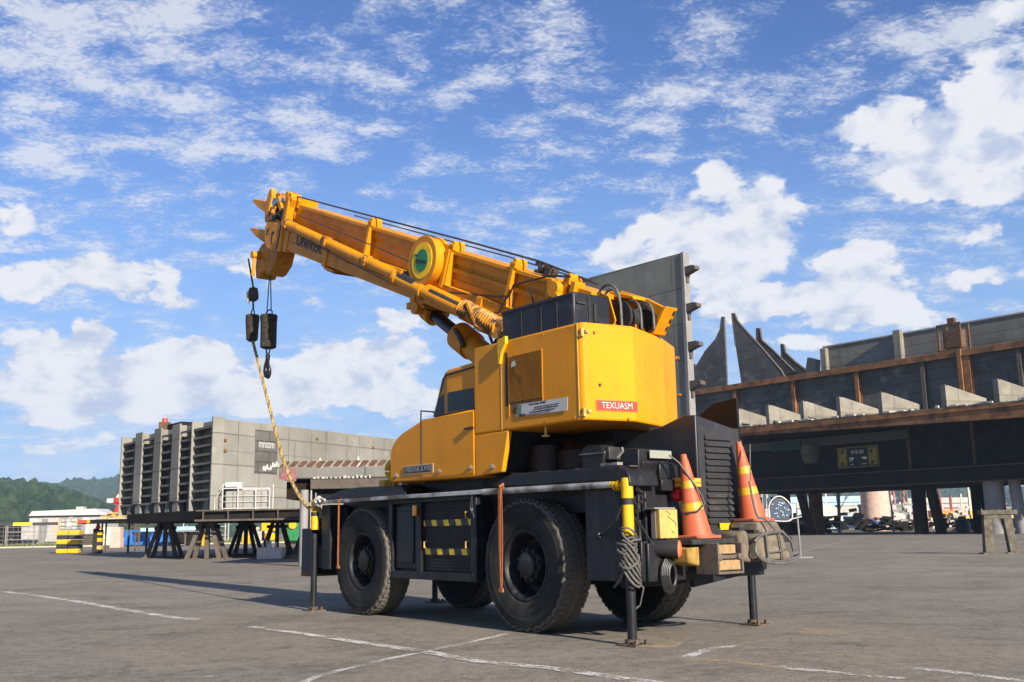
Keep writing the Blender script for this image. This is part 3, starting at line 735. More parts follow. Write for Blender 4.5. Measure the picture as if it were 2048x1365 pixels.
# ------------------------------------------------------------------ lower deck block between the hull block and the crane
d2 = thing('deck_block', 'low rusty deck block with a toothed edge behind the crane', 'deck block', (-8.2, 36.0, 0))
MB().box(0, 8.5, 0, 7, 2.98, 3.36).build('deck_plate', HULLD, d2, bevel=.02)
mb = MB()
for i in range(15):
    x_ = .02 + .31 * i
    mb.add([(x_, -.02, 3.38), (x_ + .16, -.02, 3.38), (x_ + .26, .35, 3.56), (x_ + .08, .35, 3.56), (x_, -.02, 3.44), (x_ + .16, -.02, 3.44), (x_ + .26, .35, 3.62), (x_ + .08, .35, 3.62)], [(0, 3, 2, 1), (4, 5, 6, 7), (0, 1, 5, 4), (1, 2, 6, 5), (2, 3, 7, 6), (3, 0, 4, 7)])
mb.build('edge_teeth', RUST, d2, smooth=0)
MB().box(1.1, 8.5, -.05, .15, 2.62, 2.97).build('edge_beam', BRST, d2, bevel=.015)
MB().box(.2, 8.5, .3, 6.8, 2.3, 2.9).build('underframe', DKST, d2)
for i in range(14):
    x_ = 1.2 + .15 * i; MB().box(x_, x_ + random.uniform(.05, .12), -.10, -.03, 2.97, 3.02 + random.random() * .07).build('loose_chip', WHTD, d2)
for x_, r_ in ((.87, .15), (4.2, .13), (7.6, .13)): MB().cyl((x_, 1.0 if x_ > 1 else 0.1, 0), (x_, 1.0 if x_ > 1 else 0.1, 2.6), r_, n=18).build('support_column', GRAYP, d2)
MB().tube([(1.12, .05, 0), (1.12, .05, 2.95)], .028, 6).tube([(1.25, .2, .0), (1.25, .2, 2.5)], .02, 6).build('conduit', WHTD, d2)
q = MB().add([(-.25, 0, 0), (.55, 0, -.12), (.62, .02, .38), (.0, .02, .52), (-.25, .06, 0), (.55, .06, -.12), (.62, .08, .38), (.0, .08, .52)], [(0, 1, 2, 3), (4, 7, 6, 5), (0, 4, 5, 1), (1, 5, 6, 2), (2, 6, 7, 3), (3, 7, 4, 0)]).build('banner', PINK, None)
q.location = (-8.0, 35.84, 2.98); q.scale = (.75, 1, .8); tag(q, 'faded pink banner hanging at the left edge of the rusty deck block', 'banner')
for i, (x_, z_, s_) in enumerate(((-6.9, 3.45, .9), (-5.55, 3.44, 1.0))):
    q = MB().lathe([(.02, 0), (.10, .02), (.11, .2), (.07, .26), (.05, .34), (.06, .4), (.02, .42)], (0, 0, 0), (0, 0, 1), 12).build('gas_bottle', WHTD if i else PNKC, None); q.location = (x_, 36.6, z_ - .08); q.scale = (s_, s_, s_)
    tag(q, ('pinkish bottle near the left end of the toothed deck edge', 'pale bottle near the right end of the toothed deck edge')[i], 'bottle')
# ------------------------------------------------------------------ left background clutter
STK = stripes('yellow_black_bands', (0.85, 0.52, 0.01), (0.02, 0.02, 0.02), 2, 0.62, 0.0, 0, 0.02, 0.60)
bs = thing('striped_block_stack', 'stack of yellow and black banded barrier blocks on the asphalt', 'barrier', (-30.75, 72, 0), 0.1)
for i in range(5):
    for s in (-1, 1): MB().box(s * .02, s * .74, -.5, .5, .31 * i + .02, .31 * i + .30).build('barrier_block', YELS if i % 2 == 0 else BLKM, bs, bevel=.03)
it = thing('water_tote', 'white caged tote standing on the banded barrier blocks', 'tote', (-30.75, 72, 1.56), 0.1)
MB().box(-.55, .55, -.45, .45, .06, .78).build('tote_body', WHTD, it, bevel=.06)
mb = MB()
for x_ in (-.6, -.2, .2, .6): mb.tube([(x_, -.52, 0), (x_, -.52, .84)], .02, 5)
for z_ in (0.03, .3, .58, .84): mb.tube([(-.6, -.52, z_), (.6, -.52, z_), (.6, .5, z_), (-.6, .5, z_), (-.6, -.52, z_)], .02, 5)
mb.build('cage', GRAYP, it); MB().box(-.12, .2, -.545, -.53, .25, .55).build('data_sheet', WHT, it); MB().box(-.1, .15, -.2, .2, .78, .9).build('cap', WHT, it, bevel=.03)
po = thing('striped_post', 'black post with yellow bands carrying an orange cone', 'post', (-28.0, 70, 0))
MB().box(-.30, .0, -.2, .2, 0, 1.62).build('post_body', BLKM, po, bevel=.03)
for z_ in (.25, .75, 1.2): MB().box(.0, .28, -.19, .19, z_, z_ + .26).build('yellow_band', YELS if z_ > .3 else YELF, po, bevel=.01)
MB().box(.0, .27, -.17, .17, 0, 1.56).build('rear_body', BLKM, po)
cn = MB(); cn.lathe([(.2, 0), (.17, .04), (.04, .5), (.02, .52)], (0, 0, 0), (0, 0, 1), 14)
q = cn.build('traffic_cone', surf('small_cone_orange', (.85, .12, .03), .6), None); q.location = (-28.05, 70, 1.62); tag(q, 'small orange cone on top of the banded black post', 'cone')
pl = thing('dark_canopy', 'flat dark canopy reaching from the banded post to the hull block', 'canopy', (-26.9, 69.2, 0), 0.02)
MB().box(-2.0, 2.5, -.6, .6, 1.95, 2.2).build('roof_panel', DKST, pl, bevel=.05); MB().box(.1, 2.5, -.8, .4, 2.22, 2.30).build('roof_sheet', WHTD, pl)
for x_ in (1.1, 2.3): MB().box(x_ - .06, x_ + .06, .3, .42, 0, 1.95).build('support_post', BRST, pl)
MB().box(-2.0, -1.15, -.63, -.605, 2.0, 2.17).build('signal_bar', stripes('red_orange_bar', (.75, .06, .03), (.85, .32, .03), 0, 1.2, 0, 2, .62, .5), pl)
yp = MB()
for i in range(12):
    x_ = random.uniform(-.9, .9); yp.box(x_ - .3, x_ + .35, -.3, .3, .05 * i * .8, .05 * i * .8 + .09, 0, Matrix.Rotation(random.uniform(-.15, .15), 4, 'Y'))
q = yp.build('sheet_pile', YELF, None, smooth=0); q.location = (-28.2, 73.2, 2.3); tag(q, 'pile of pale yellow sheets under the red vent', 'sheets')
q = MB().box(-1.3, 1.3, -1.4, .5, 2.12, 2.3).box(-1.25, -1.15, -.4, -.3, 0, 2.12).box(1.15, 1.25, -.4, -.3, 0, 2.12).box(-1.25, -1.15, .3, .4, 0, 2.12).box(1.15, 1.25, .3, .4, 0, 2.12).build('steel_stand', BRST, None); q.location = (-28.1, 74.2, 0); tag(q, 'brown steel stand under the pile of pale yellow sheets', 'stand')
vt = thing('vent_tower', 'red waisted vent with a drum head on the yard clutter', 'vent', (-28.25, 74.2, 2.75))
MB().lathe([(.42, 0), (.40, .12), (.22, .62), (.2, .68)], (0, 0, 0), (0, 0, 1), 18).build('vent_base', RED, vt)
MB().lathe([(.34, .68), (.42, .72), (.44, 1.0), (.38, 1.06)], (0, 0, 0), (0, 0, 1), 18).build('vent_drum', RED, vt)
MB().lathe([(.34, 1.06), (.3, 1.2), (.1, 1.42), (.03, 1.5)], (0, 0, 0), (0, 0, 1), 9, rad=lambda i, j: 1 + .25 * math.sin(j * 3.1)).build('vent_cap', CREAM, vt)
MB().box(-.9, -.44, -.2, .2, .70, 1.02).build('white_box', WHT, vt, bevel=.02)
pb = thing('block_pile', 'two pinkish concrete blocks stacked beside the blue bin', 'blocks', (-38.2, 100, 0))
MB().box(-.5, .5, -.5, .5, 0, .98).build('lower_block', PNKC, pb, bevel=.03); MB().box(-.48, .42, -.48, .5, .99, 1.95).build('upper_block', PNKC, pb, bevel=.03)
bb = thing('blue_bin', 'blue steel bin with open cut-outs standing behind the trestles', 'bin', (-41.6, 115, 0))
MB().box(-1.3, -.4, -.8, .8, .1, 1.75).box(-.4, 1.3, -.8, .8, .1, .75).box(.5, .8, -.8, .8, .75, 1.7).box(-.4, 1.3, -.78, .8, 1.5, 1.74).build('bin_body', BLUE, bb, bevel=.03)
bt = thing('blue_tarp_load', 'blue covered load with pale sheets behind the trestles', 'load', (-38.3, 113, 0))
MB().lathe([(.02, 0), (1.6, .02), (1.55, .9), (1.0, 1.4), (.02, 1.6)], (0, 0, 0), (0, 0, 1), 16, rad=lambda i, j: 1 + .15 * math.sin(j * 2.1 + i)).build('tarpaulin', BLUE, bt)
MB().box(-2.2, 2.4, -1, 1, 1.5, 1.9).build('pale_sheet', BLUEP, bt, bevel=.05)
lt = thing('work_table', 'long low table with pale sheet metal on it behind the trestles', 'table', (-33.4, 108, 0))
MB().box(-3.2, 3.0, -.9, .9, 1.42, 1.52).build('table_top', GRAYP, lt); MB().box(-2.6, 2.2, -.7, .7, 1.54, 1.95).build('sheet_stack', BLUEP, lt, bevel=.04)
for x_ in (-2.8, -.6, 1.2, 2.7): MB().box(x_ - .08, x_ + .08, -.6, .6, 0, 1.42).build('leg', YELS if x_ == 1.2 else BRST, lt)
MB().box(-.4, 1.0, -.6, .6, 0.1, 1.1).build('drawer_box', DKST, lt)
yt = thing('yellow_machine', 'yellow machine with a round drum seen between the trestles', 'machine', (-25.9, 110, 0))
MB().box(-.8, .8, -.5, .5, 1.35, 2.2).build('cabinet', YELS, yt, bevel=.05); MB().lathe([(.1, .3), (.55, .35), (.62, .7), (.5, 1.05), (.1, 1.1)], (.1, -.4, .1), (0, 0, 1), 16).build('drum', YELS, yt); MB().box(-.6, .7, -.4, .4, 2.2, 2.6).build('motor', YELF, yt, bevel=.08)
for x_ in (-.7, .7): MB().box(x_ - .05, x_ + .05, -.4, .4, 0, 1.4).build('leg', DKST, yt)
q = MB().box(-.4, .4, -.4, .4, 0, 1.0).lathe([(.3, 1.0), (.3, 1.25), (.1, 1.3)], (0, 0, 0), (0, 0, 1), 12).build('yellow_barrel', YELS, None, bevel=.06); q.location = (-28.6, 111, 0); tag(q, 'small yellow barrel left of the yellow machine', 'barrel')
gm = thing('green_machine', 'dark green machine housing behind the deck block column', 'machine', (-22.6, 108, 0))
MB().box(-.9, 1.0, -.8, .8, .3, 2.8).build('housing', GREEN, gm, bevel=.08); MB().lathe([(.35, 0), (.42, .1), (.35, .2)], (-.3, -.82, 1.9), (0, -1, 0), 16).build('fan_ring', YELS, gm); MB().box(-.8, .9, -.7, .7, 0, .3).build('skid', DKST, gm)
q = MB().box(-1.6, 1.6, -1, 1, 0, 1.4).box(-1.2, .4, -1.02, 0, 1.4, 1.9).build('grey_van_body', WHTD, None, bevel=.15); q.location = (-31, 125, 0); tag(q, 'pale boxy cabinet far behind the trestles', 'cabinet')

# long white shed in front of the hills
sh = thing('white_shed', 'long low white shed in front of the wooded hills', 'shed', (-112, 260, 0), 0.0)
MB().box(-9.5, 9.8, 0, 8, 0, 6.3).build('wall', WHTD, sh)
MB().prism([(-9.7, 6.3), (-8.9, 7.5), (7.0, 7.9), (8.2, 7.1), (9.9, 6.9), (9.9, 6.3)], 'y', -.3, 8.2).build('roof', WHT, sh)
MB().box(-9.6, 9.9, -.42, -.30, 6.05, 6.35).build('fascia', DKST, sh)
for i in range(7): MB().box(-8.9 + 2.6 * i, -7.5 + 2.6 * i, -.06, -.01, 1.0, 5.6).build('door_panel', (WHT, GRAYP, PNKC, WHTD, WHT, CREAM, WHTD)[i], sh)
MB().box(1.6, 3.4, 1, 3, 7.6, 8.5).build('roof_vent', WHTD, sh)

# fence with a yellow and black top rail
fn = thing('safety_fence', 'mesh fence with a yellow and black banded top rail at the left edge', 'fence', (-75, 108.2, 0), math.atan2(4.6, 18))
MB().box(-12, 26.5, -.09, .09, 2.40, 2.72).build('top_rail', stripes('yellow_black_rail', (.85, .52, .01), (.02, .02, .02), 0, 4.6, 0, 2, .45, .42), fn)
for i in range(15): MB().cyl((-12 + 2.7 * i, 0, 0), (-12 + 2.7 * i, 0, 2.42), .05, n=6).build('fence_post', GRAYP, fn)
mb = MB()
for i in range(5): mb.tube([(-12, 0, .4 + .45 * i), (26.5, 0, .4 + .45 * i)], .02, 4)
for i in range(78): mb.tube([(-12 + .5 * i, 0, .3), (-12 + .5 * i, 0, 2.4)], .012, 4)
mb.build('mesh_panel', GRAYP, fn)
def junk(name, label, cat, x, y, w, h, d, mt, extra=None, rz=0.0):
    q = MB(); q.box(-w / 2, w / 2, 0, d, 0, h)
    if extra: extra(q, w, h, d)
    q = q.build(name, mt, None, bevel=min(.06, h * .1)); q.location = (x, y, 0.1); q.rotation_euler.z = rz
    return tag(q, label, cat)
def lid(q, w, h, d): q.box(-w / 2 - .05, w / 2 + .05, -.05, d + .05, h + .002, h + .1); q.box(-w * .3, w * .1, -.06, -.001, h * .3, h * .7)
def slats(q, w, h, d):
    for i in range(5): q.box(-w / 2, w / 2, -.08, -.002, h * (.05 + .2 * i), h * (.15 + .2 * i))
junk('storage_crate', 'long dark slatted crate behind the fence at the far left', 'crate', -78, 128, 9.0, 1.5, 2, DKST, slats)
junk('storage_crate', 'grey lidded crate behind the fence under the yellow rail', 'crate', -70.5, 130, 3.6, 2.0, 2, GRAYP, lid)
junk('storage_crate', 'white crate behind the fence left of the banded blocks', 'crate', -62, 133, 2.2, 2.3, 2, WHTD, lid)
junk('storage_crate', 'dark slatted crate behind the fence next to a white crate', 'crate', -66, 135, 4.5, 2.6, 2, DKST, slats)
junk('storage_crate', 'pale lidded crate behind the fence beside the grey frames', 'crate', -57.5, 134, 2.8, 2.6, 2, WHTD, lid)
junk('storage_crate', 'low brown crate behind the banded blocks', 'crate', -47, 118, 4.0, 1.3, 2, BRST, slats)
junk('storage_crate', 'cream crate between the banded blocks and the black post', 'crate', -45.5, 116, 2.0, 1.9, 2, CREAM, lid)
junk('storage_crate', 'dark crate with a lid right of the pinkish blocks', 'crate', -36.0, 112, 2.4, 1.2, 2, DKST, lid)
for i, (x_, c_) in enumerate(((-68.2, 'blue-grey ribbed drum standing before the fence'), (-60.3, 'small dark drum at the fence left of the banded blocks'))):
    q = MB().lathe([(.45, 0), (.48, .03), (.48, .6), (.51, .65), (.48, .7), (.48, 1.3), (.51, 1.35), (.48, 1.4), (.48, 2.0), (.42, 2.05)], (0, 0, 0), (0, 0, 1), 16).build('steel_drum', (surf('blue_grey_drum', (.06, .09, .14), .6), DKST)[i], None)
    q.location = (x_, 108.0 + i * 3.2, .1); q.scale = (1, 1, 1 if i == 0 else .6); tag(q, c_, 'drum')
def rack(label, x, y, w, h, mt):
    t = thing('steel_rack', label, 'rack', (x, y, .1))
    for s in (-1, 1):
        MB().box(s * w / 2 - .06, s * w / 2 + .06, -.06, .06, 0, h).box(s * w / 2 - .06, s * w / 2 + .06, 1.3, 1.42, 0, h).build('upright', mt, t)
    for z_ in (h * .3, h * .65, h * .97): MB().box(-w / 2, w / 2, -.05, 1.4, z_, z_ + .07).build('shelf', mt, t)
    return t
rack('grey open rack behind the fence left of the pale crate', -60.5, 128, 4.2, 2.5, GRAYP)
rack('rusty open rack far behind the black banded post', -44.0, 124, 4.2, 2.9, RUSTL)
rack('pale open rack under the left end of the girder deck', -37.0, 124, 5.0, 2.9, WHTD)

# ------------------------------------------------------------------ large ship section on the right
WALL = plate_steel('dark_weathered_plate', (0.125, 0.121, 0.112), 46.0, 1.05, (0, 2), 0.8, stain=(0.042, 0.037, 0.031), sa=0.85, sc=0.22, rust=0.55, chalk_and_sun=0.65)  # strong pale patches stand in for sun grazing the wall
PARA = plate_steel('grey_parapet_plate', (0.20, 0.19, 0.165), 50.0, 1.0, (0, 2), 0.8, stain=(0.11, 0.098, 0.083), sa=0.7, sc=0.25, rust=0.3, chalk_and_sun=0.5)
BRKT = plate_steel('pale_bracket_plate', (0.205, 0.188, 0.155), 3.0, 3.0, (1, 2), 0.2, stain=(0.12, 0.105, 0.083), sa=0.65, sc=0.6, rust=0.4)
HD = R(128.3)
def heading_frame(o, name, label, cat): return thing(name, label, cat, o, HD)
rs = heading_frame((41.77, 90, 0), 'ship_section', 'huge rusty open ship section on columns along the right side', 'ship section')
MB().prism([(-20, 10.95), (29.2, 11.62), (29.2, 11.72), (-20, 11.1)], 'y', -9, -.02).build('deck_plate', HULLD, rs)
MB().prism([(-20, 9.35), (29.2, 10.75), (29.2, 11.66), (-20, 11.0)], 'y', -.35, 0).box(-20, 29.2, -.1, .12, 10.9, 10.95).build('edge_beam', RUSTL, rs, bevel=.03)
random.seed(5)
for i in range(40):
    s_ = random.uniform(-12, 29); zt = 11.12 + (s_ + 20) / 49.2 * .6
    MB().box(s_, s_ + random.uniform(.2, .9), random.uniform(-2, -.1), .05, zt, zt + random.uniform(.03, .22)).build('deck_debris', WHTD, rs, smooth=0)
MB().box(-20, 38.6, -5.0, -4.5, 11.0, 17.0).build('side_wall', WALL, rs)
mb = MB(); mb.box(-20, 38.6, -4.5, -4.0, 16.55, 17.15); mb.box(-20, 38.6, -4.0, -3.85, 16.50, 16.58)
mb.build('top_beam', RUSTL, rs, bevel=.03)
for i, s_ in enumerate((31.4, 23.3, 15.4, 8.1, 3.6, -1.3, -6.5, -12)):
    w_ = .20 if s_ != 3.6 else .32
    MB().box(s_ - w_, s_ + w_, -4.5, -4.44, 11.3, 16.5).box(s_ - .06, s_ + .06, -4.44, -4.05, 11.3, 16.5).box(s_ - w_, s_ + w_, -4.05, -3.97, 11.3, 16.5).build('wall_post', RUSTL if s_ not in (8.1, -1.3) else BRST, rs)
MB().box(-20, 21.7, -9.2, -8, 11, 20.35).build('parapet', PARA, rs, bevel=.03)
MB().box(-20, 21.9, -9.3, -7.9, 20.35, 20.5).build('coping', WHTD, rs)
MB().box(12.1, 12.9, -8.0, -7.3, 17.6, 20.75).build('parapet_rib', BRKT, rs, bevel=.03); MB().box(21.2, 21.9, -8.0, -7.4, 17.1, 20.2).build('parapet_rib', BRKT, rs, bevel=.03)
def fin(pts, n0, label):
    c = MB().prism(pts, 'y', n0 - .25, n0).build('fin_plate', FINM, rs)
    edge = [(a, n0 - .12, z) for a, z in pts[1:]]
    MB().tube(edge, .16, 6).build('fin_flange', BRST, c)
FINM = plate_steel('dark_fin_plate', (0.095, 0.094, 0.09), 40.0, 1.7, (0, 2), 0.6, stain=(0.036, 0.033, 0.03), sa=0.75, sc=0.3, rust=0.5, chalk_and_sun=0.7)
fin([(34.9, 17.2), (34.8, 25.9), (35.15, 26.0), (35.5, 24.5), (36.3, 23.4), (38.0, 22.2), (39.7, 20.4), (40.7, 19.4), (40.9, 17.2)], -7, '')
fin([(32.9, 17.2), (33.5, 22.3), (33.8, 26.3), (33.5, 26.2), (33.1, 25.2), (31.9, 23.8), (29.8, 21.5), (27.2, 18.4), (26.6, 17.2)], -7.3, '')
fin([(31.7, 17.2), (31.7, 22.3), (31.6, 24.3), (31.2, 24.2), (31.0, 22.7), (29.5, 21.3), (26.3, 18.0), (26, 17.2)], -9, '')
fin([(29.9, 17.2), (29.8, 22.2), (29.4, 22.1), (29.2, 21.1), (27.9, 19.8), (26.4, 18.6), (25.6, 17.2)], -11, '')
fin([(41.6, 17.2), (41.5, 21.2), (41.8, 21.2), (42.2, 19.6), (43.6, 18.0), (44, 17.2)], -9, '')
MB().hexa([(23.2, -9, 17.2), (24.6, -9, 17.2), (24.6, -8, 17.2), (23.2, -8, 17.2), (23.0, -9, 19.2), (24.0, -9, 19.6), (24.0, -8, 19.6), (23.0, -8, 19.2)]).build('torn_bracket', BRKT, rs)
for s_ in (28.3, 24.1, 19.7, 15.35, 10.7, 4.2, -.7, -6, -11.5):
    zt = 11.15 + (s_ + 20) / 49.2 * .6
    T = Matrix.Translation((s_, 0, 0)) @ Matrix.Rotation(R(-24), 4, 'Z')
    MB().prism([(-.35, zt), (-.35, zt + 1.95), (-.75, zt + 2.0), (-4.7, zt + .85), (-4.7, zt)], 'x', -.17, .17, 0, T).box(-.35, .35, -.34, -.26, zt, zt + 2.05, 0, T).build('deck_bracket', BRKT, rs, bevel=.02)
wf = MB()
for s_ in (4.1, 6.3): wf.box(s_, s_ + .18, -4.6, -4.4, 17.1, 19.9); wf.box(s_, s_ + .18, -6.2, -6.0, 17.1, 19.9)
wf.box(4.1, 6.5, -4.6, -4.4, 19.7, 19.9); wf.box(4.0, 6.6, -4.7, -4.4, 17.15, 17.4); wf.box(4.4, 6.1, -5.9, -4.8, 17.6, 19.3); wf.box(4.9, 5.6, -5.4, -4.9, 19.9, 20.5)
wf.build('winch_frame', RUST, rs, smooth=0)
MB().box(4.0, 4.4, -4.2, -3.8, 11.3, 17.2).build('rust_leg', RUSTL, rs)
# underside
MB().box(-20, 34, -24, -9.3, 4.9, 15.5).build('unseen_hold_body', DKST, rs)  # unseen bulk added to cast the section's shadow on the ground
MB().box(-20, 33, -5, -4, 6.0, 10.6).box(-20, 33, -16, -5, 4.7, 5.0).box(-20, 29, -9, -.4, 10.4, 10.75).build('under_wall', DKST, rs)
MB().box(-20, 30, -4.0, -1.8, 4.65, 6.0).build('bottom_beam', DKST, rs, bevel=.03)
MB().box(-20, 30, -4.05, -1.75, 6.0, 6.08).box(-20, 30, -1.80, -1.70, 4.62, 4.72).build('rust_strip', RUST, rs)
for s_ in (3.5, 10.0, -4, -10): MB().box(s_, s_ + .25, -4.0, -3.8, 6.1, 10.3).build('inner_rib', RUST, rs)
MB().box(10, 32, -4, -3.7, 9.2, 10.1).build('inner_beam', BRST, rs); MB().box(22.5, 26.5, -3.7, -3.6, 9.0, 9.9).build('green_patch', surf('grimy_green', (.008, .05, .028), .7), rs)
for s_, r_, n_, tilt in ((30.1, .45, -3, 0), (27.3, .4, -6, 0), (24.4, .5, -3, 0), (22.6, .45, -3, -1.2), (9.0, .62, -3, 0), (7.8, .5, -3, -.8), (6.6, .42, -9, 0), (6.0, .45, -9, -.8), (-6, .8, -3, 0), (-10, .8, -3, 0), (-14, .6, -3, 0)):
    MB().cyl((s_ + tilt, n_, 0), (s_, n_, 4.7), r_, n=16).build('support_column', DKST if s_ > 0 else GRAYP, rs)
MB().cyl((1.6, -2.8, 0), (1.6, -2.8, 4.7), .88, n=24).build('support_column', GRAYP, rs); MB().cyl((-.6, -2.8, 0), (-.3, -2.8, 4.7), .5, n=20).build('support_column', GRAYP, rs)

sg = thing('warning_sign', 'yellow and black sign board fixed in the shade under the ship section', 'sign', rs.location, HD)
MB().box(13.35, 18.1, -3.78, -3.70, 6.72, 8.8).build('board', BLKM, sg)
mb = MB()
for a in (13.55, 17.0): mb.box(a, a + .95, -3.70, -3.67, 6.92, 8.62)
for p in ((13.35, 18.1, 8.72, 8.8), (13.35, 18.1, 6.72, 6.8), (13.35, 13.43, 6.8, 8.72), (18.02, 18.1, 6.8, 8.72)): mb.box(p[0], p[1], -3.70, -3.67, p[2], p[3])
mb.build('yellow_panel', surf('shade_dark_sign_yellow', (.26, .18, .006), .6, var=.2, vs=2), sg)  # yellow darkened, deep shade under the deck put into its colour
mb = MB(); Ts = frame((15.75, -3.695, 8.25), (-1, 0, 0), (0, 0, 1)); mb.text('RVR-B3', Ts, .55, .01, 0, .85)
for (a, b_, z0, z1) in ((16.2, 16.75, 7.55, 7.75), (16.35, 16.75, 7.35, 7.45), (14.75, 15.3, 7.6, 7.75), (14.7, 15.1, 7.5, 7.6), (14.75, 15.35, 7.0, 7.08), (16.3, 16.6, 7.0, 7.1)): mb.box(a, b_, -3.70, -3.68, z0, z1)
mb.build('lettering', CREAM, sg)
for a, z_ in ((13.8, 7.0), (17.25, 7.0), (17.2, 8.2), (13.85, 8.1)): MB().cyl((a + .3, -3.67, z_ + .15), (a + .3, -3.655, z_ + .15), .2, n=12).build('black_mark', INK, sg)
q = MB().lathe([(.05, 0), (.75, .15), (.95, .8), (1.0, 1.6), (.85, 2.05), (.3, 2.2)], (20.9, -3.0, 7.25), (0, 0, 1), 16, rad=lambda i, j: 1 - .25 * abs(math.sin(math.pi * j / 8))).build('fender_bag', surf('dull_canvas', (.09, .075, .045), .9, var=.3, vs=1.5), None)
q.location = rs.location; q.rotation_euler.z = HD; tag(q, 'dull canvas bag hanging in the shade left of the sign board', 'bag')

# tall upright panel behind the crane
tp = thing('steel_wall', 'tall grey plated panel standing upright behind the crane', 'wall', (9.665, 60, 0), HD)
PAN = plate_steel('tall_panel_plate', (0.205, 0.198, 0.168), 30.0, 2.15, (0, 2), 0.85, stain=(0.135, 0.128, 0.105), sa=0.75, sc=0.3, rust=0.08)
MB().prism([(-.72, 0), (10.5, 0), (10.5, 17.4), (-.84, 17.2)], 'y', -.35, 0).build('plate', PAN, tp)
MB().prism([(-.95, 0), (-.7, 0), (-.84, 17.22), (-1.05, 17.22)], 'y', -.45, .06).build('edge_bar', GRAYP, tp)
for z_ in (16.15, 13.9, 11.6, 9.3, 7.0): MB().prism([(-1.0, z_ + .16), (-1.62, z_ + .16), (-1.86, z_ + .06), (-1.86, z_ - .14), (-1.62, z_ - .18), (-1.0, z_ - .34)], 'y', -.42, .0).box(-1.12, -1.0, -.30, -.1, z_ - .8, z_ - .34).build('bracket', BRST, tp, smooth=0)

# timber horse on the asphalt at the right
HWOOD = surf('dark_old_timber', (.10, .084, .062), .9, var=.4, vs=6, dirt=(.05, .04, .03), damt=.8, dscale=4)
th = thing('saw_horse', 'weathered timber horse on the asphalt before the ship section', 'trestle', (17.08, 36.8, 0), 0.0)
MB().hexa([(-.62, -.12, .05), (-.30, -.12, .05), (-.30, .12, .05), (-.62, .12, .05), (-.56, -.1, 1.36), (-.28, -.1, 1.36), (-.28, .1, 1.36), (-.56, .1, 1.36)]).build('leg', HWOOD, th, bevel=.01)
MB().hexa([(.26, -.12, .05), (.54, -.12, .05), (.54, .12, .05), (.26, .12, .05), (.12, -.1, 1.36), (.42, -.1, 1.36), (.42, .1, 1.36), (.12, .1, 1.36)]).build('leg', HWOOD, th, bevel=.01)
MB().box(-.66, .62, -.16, .16, 1.36, 1.52).build('top_rail', HWOOD, th, bevel=.01); MB().box(-.55, .4, -.11, -.05, 1.22, 1.36).build('cleat', HWOOD, th)
MB().box(-.72, .05, -.2, .2, 0, .05).box(.1, .78, -.2, .2, 0, .05).build('foot', HWOOD, th)
# ring frame and thin stand beside the right cone
rf = thing('ring_frame', 'white hoop with dark netting on a stand right of the traffic cones', 'frame', (9.2, 36, 0))
pts = [(-.38, 0, 1.28), (-.40, 0, 1.75), (-.20, 0, 2.05), (.08, 0, 2.08), (.36, 0, 1.8), (.40, 0, 1.5), (.28, 0, 1.26), (-.38, 0, 1.28)]
MB().tube(resample(pts[:-1] + [pts[-1]], 40), .024, 8).tube([(.28, 0, 1.3), (.62, 0, 1.38), (.72, 0, 1.4)], .02, 6).build('hoop', WHT, rf)
NET = stripes('dark_netting', (.008, .012, .03), (.03, .045, .09), 0, .07, .6, 2)
MB().prism([(p[0] * .92, (p[2] - 1.66) * .92 + 1.66) for p in pts[:-1]], 'y', .02, .03).build('netting', NET, rf)
mb = MB(); random.seed(3)
for i in range(26): x_, z_ = random.uniform(-.28, .28), random.uniform(1.4, 1.92); mb.box(x_ - .02, x_ + .03, -.005, .015, z_ - .015, z_ + .02)
mb.build('pale_tag', BLUEP, rf)
MB().tube([(.6, 0, 0), (.56, 0, 1.7)], .03, 6).tube([(-.2, .1, 0), (-.2, .1, 1.28)], .02, 6).box(.3, .95, -.2, .2, 0, .04).build('stand', GRAYP, rf)

# clutter in the sun beyond the ship section
def far(label, name, cat, px, y, w, h, z, mt, kind='crate', d=2.0):
    x = (px - 1024) / 2050 * y * 1.0
    q = MB()
    if kind == 'crate': q.box(-w / 2, w / 2, 0, d, z, z + h); q.box(-w / 2 - .1, w / 2 + .1, -.1, d + .1, z + h, z + h * 1.12); q.box(-w * .35, -w * .05, -.08, 0, z + h * .2, z + h * .75)
    elif kind == 'pipe': q.cyl((0, 0, z), (0, 0, z + h), w / 2, n=14); q.cyl((0, 0, z + h * .96), (0, 0, z + h), w * .6, n=14)
    elif kind == 'pile':
        for i in range(16):
            a, c = random.uniform(-w / 2, w / 2), random.uniform(0, h * .75)
            q.box(a - w * .12, a + w * .12, random.uniform(-.5, .5), 1, z + c, z + c + h * .18, 0, Matrix.Rotation(random.uniform(-.2, .2), 4, 'Y'))
    elif kind == 'poles':
        for i in range(5): q.cyl((-w / 2 + w * i / 4, 0, z), (-w / 2 + w * i / 4 + random.uniform(-.8, .8), 0, z + h * random.uniform(.8, 1)), .16, n=6)
    q = q.build(name, mt, None, smooth=30); q.location = (x, y, 0)
    return tag(q, label, cat)
random.seed(21)
far('thick pinkish upright pipe seen under the ship section', 'upright_pipe', 'pipe', 1735, 150, 4.0, 7.0, 0, PNKC, 'pipe')
far('rusty square post seen left of the pinkish pipe', 'steel_post', 'post', 1618, 120, 1.6, 6.5, 0, RUSTL, 'pipe')
far('blue pallets stacked under the ship section', 'pallet_stack', 'pallets', 1738, 140, 3.4, .8, .9, surf('dull_blue', (.012, .05, .15), .7), 'pile')
far('dark low heap of steel left of the blue pallets', 'scrap_heap', 'scrap', 1690, 135, 5.0, 2.2, 0, DKST, 'pile')
far('cream crate behind the rusty square post', 'far_crate', 'crate', 1645, 150, 3.6, 1.6, 1.6, CREAM, 'crate')
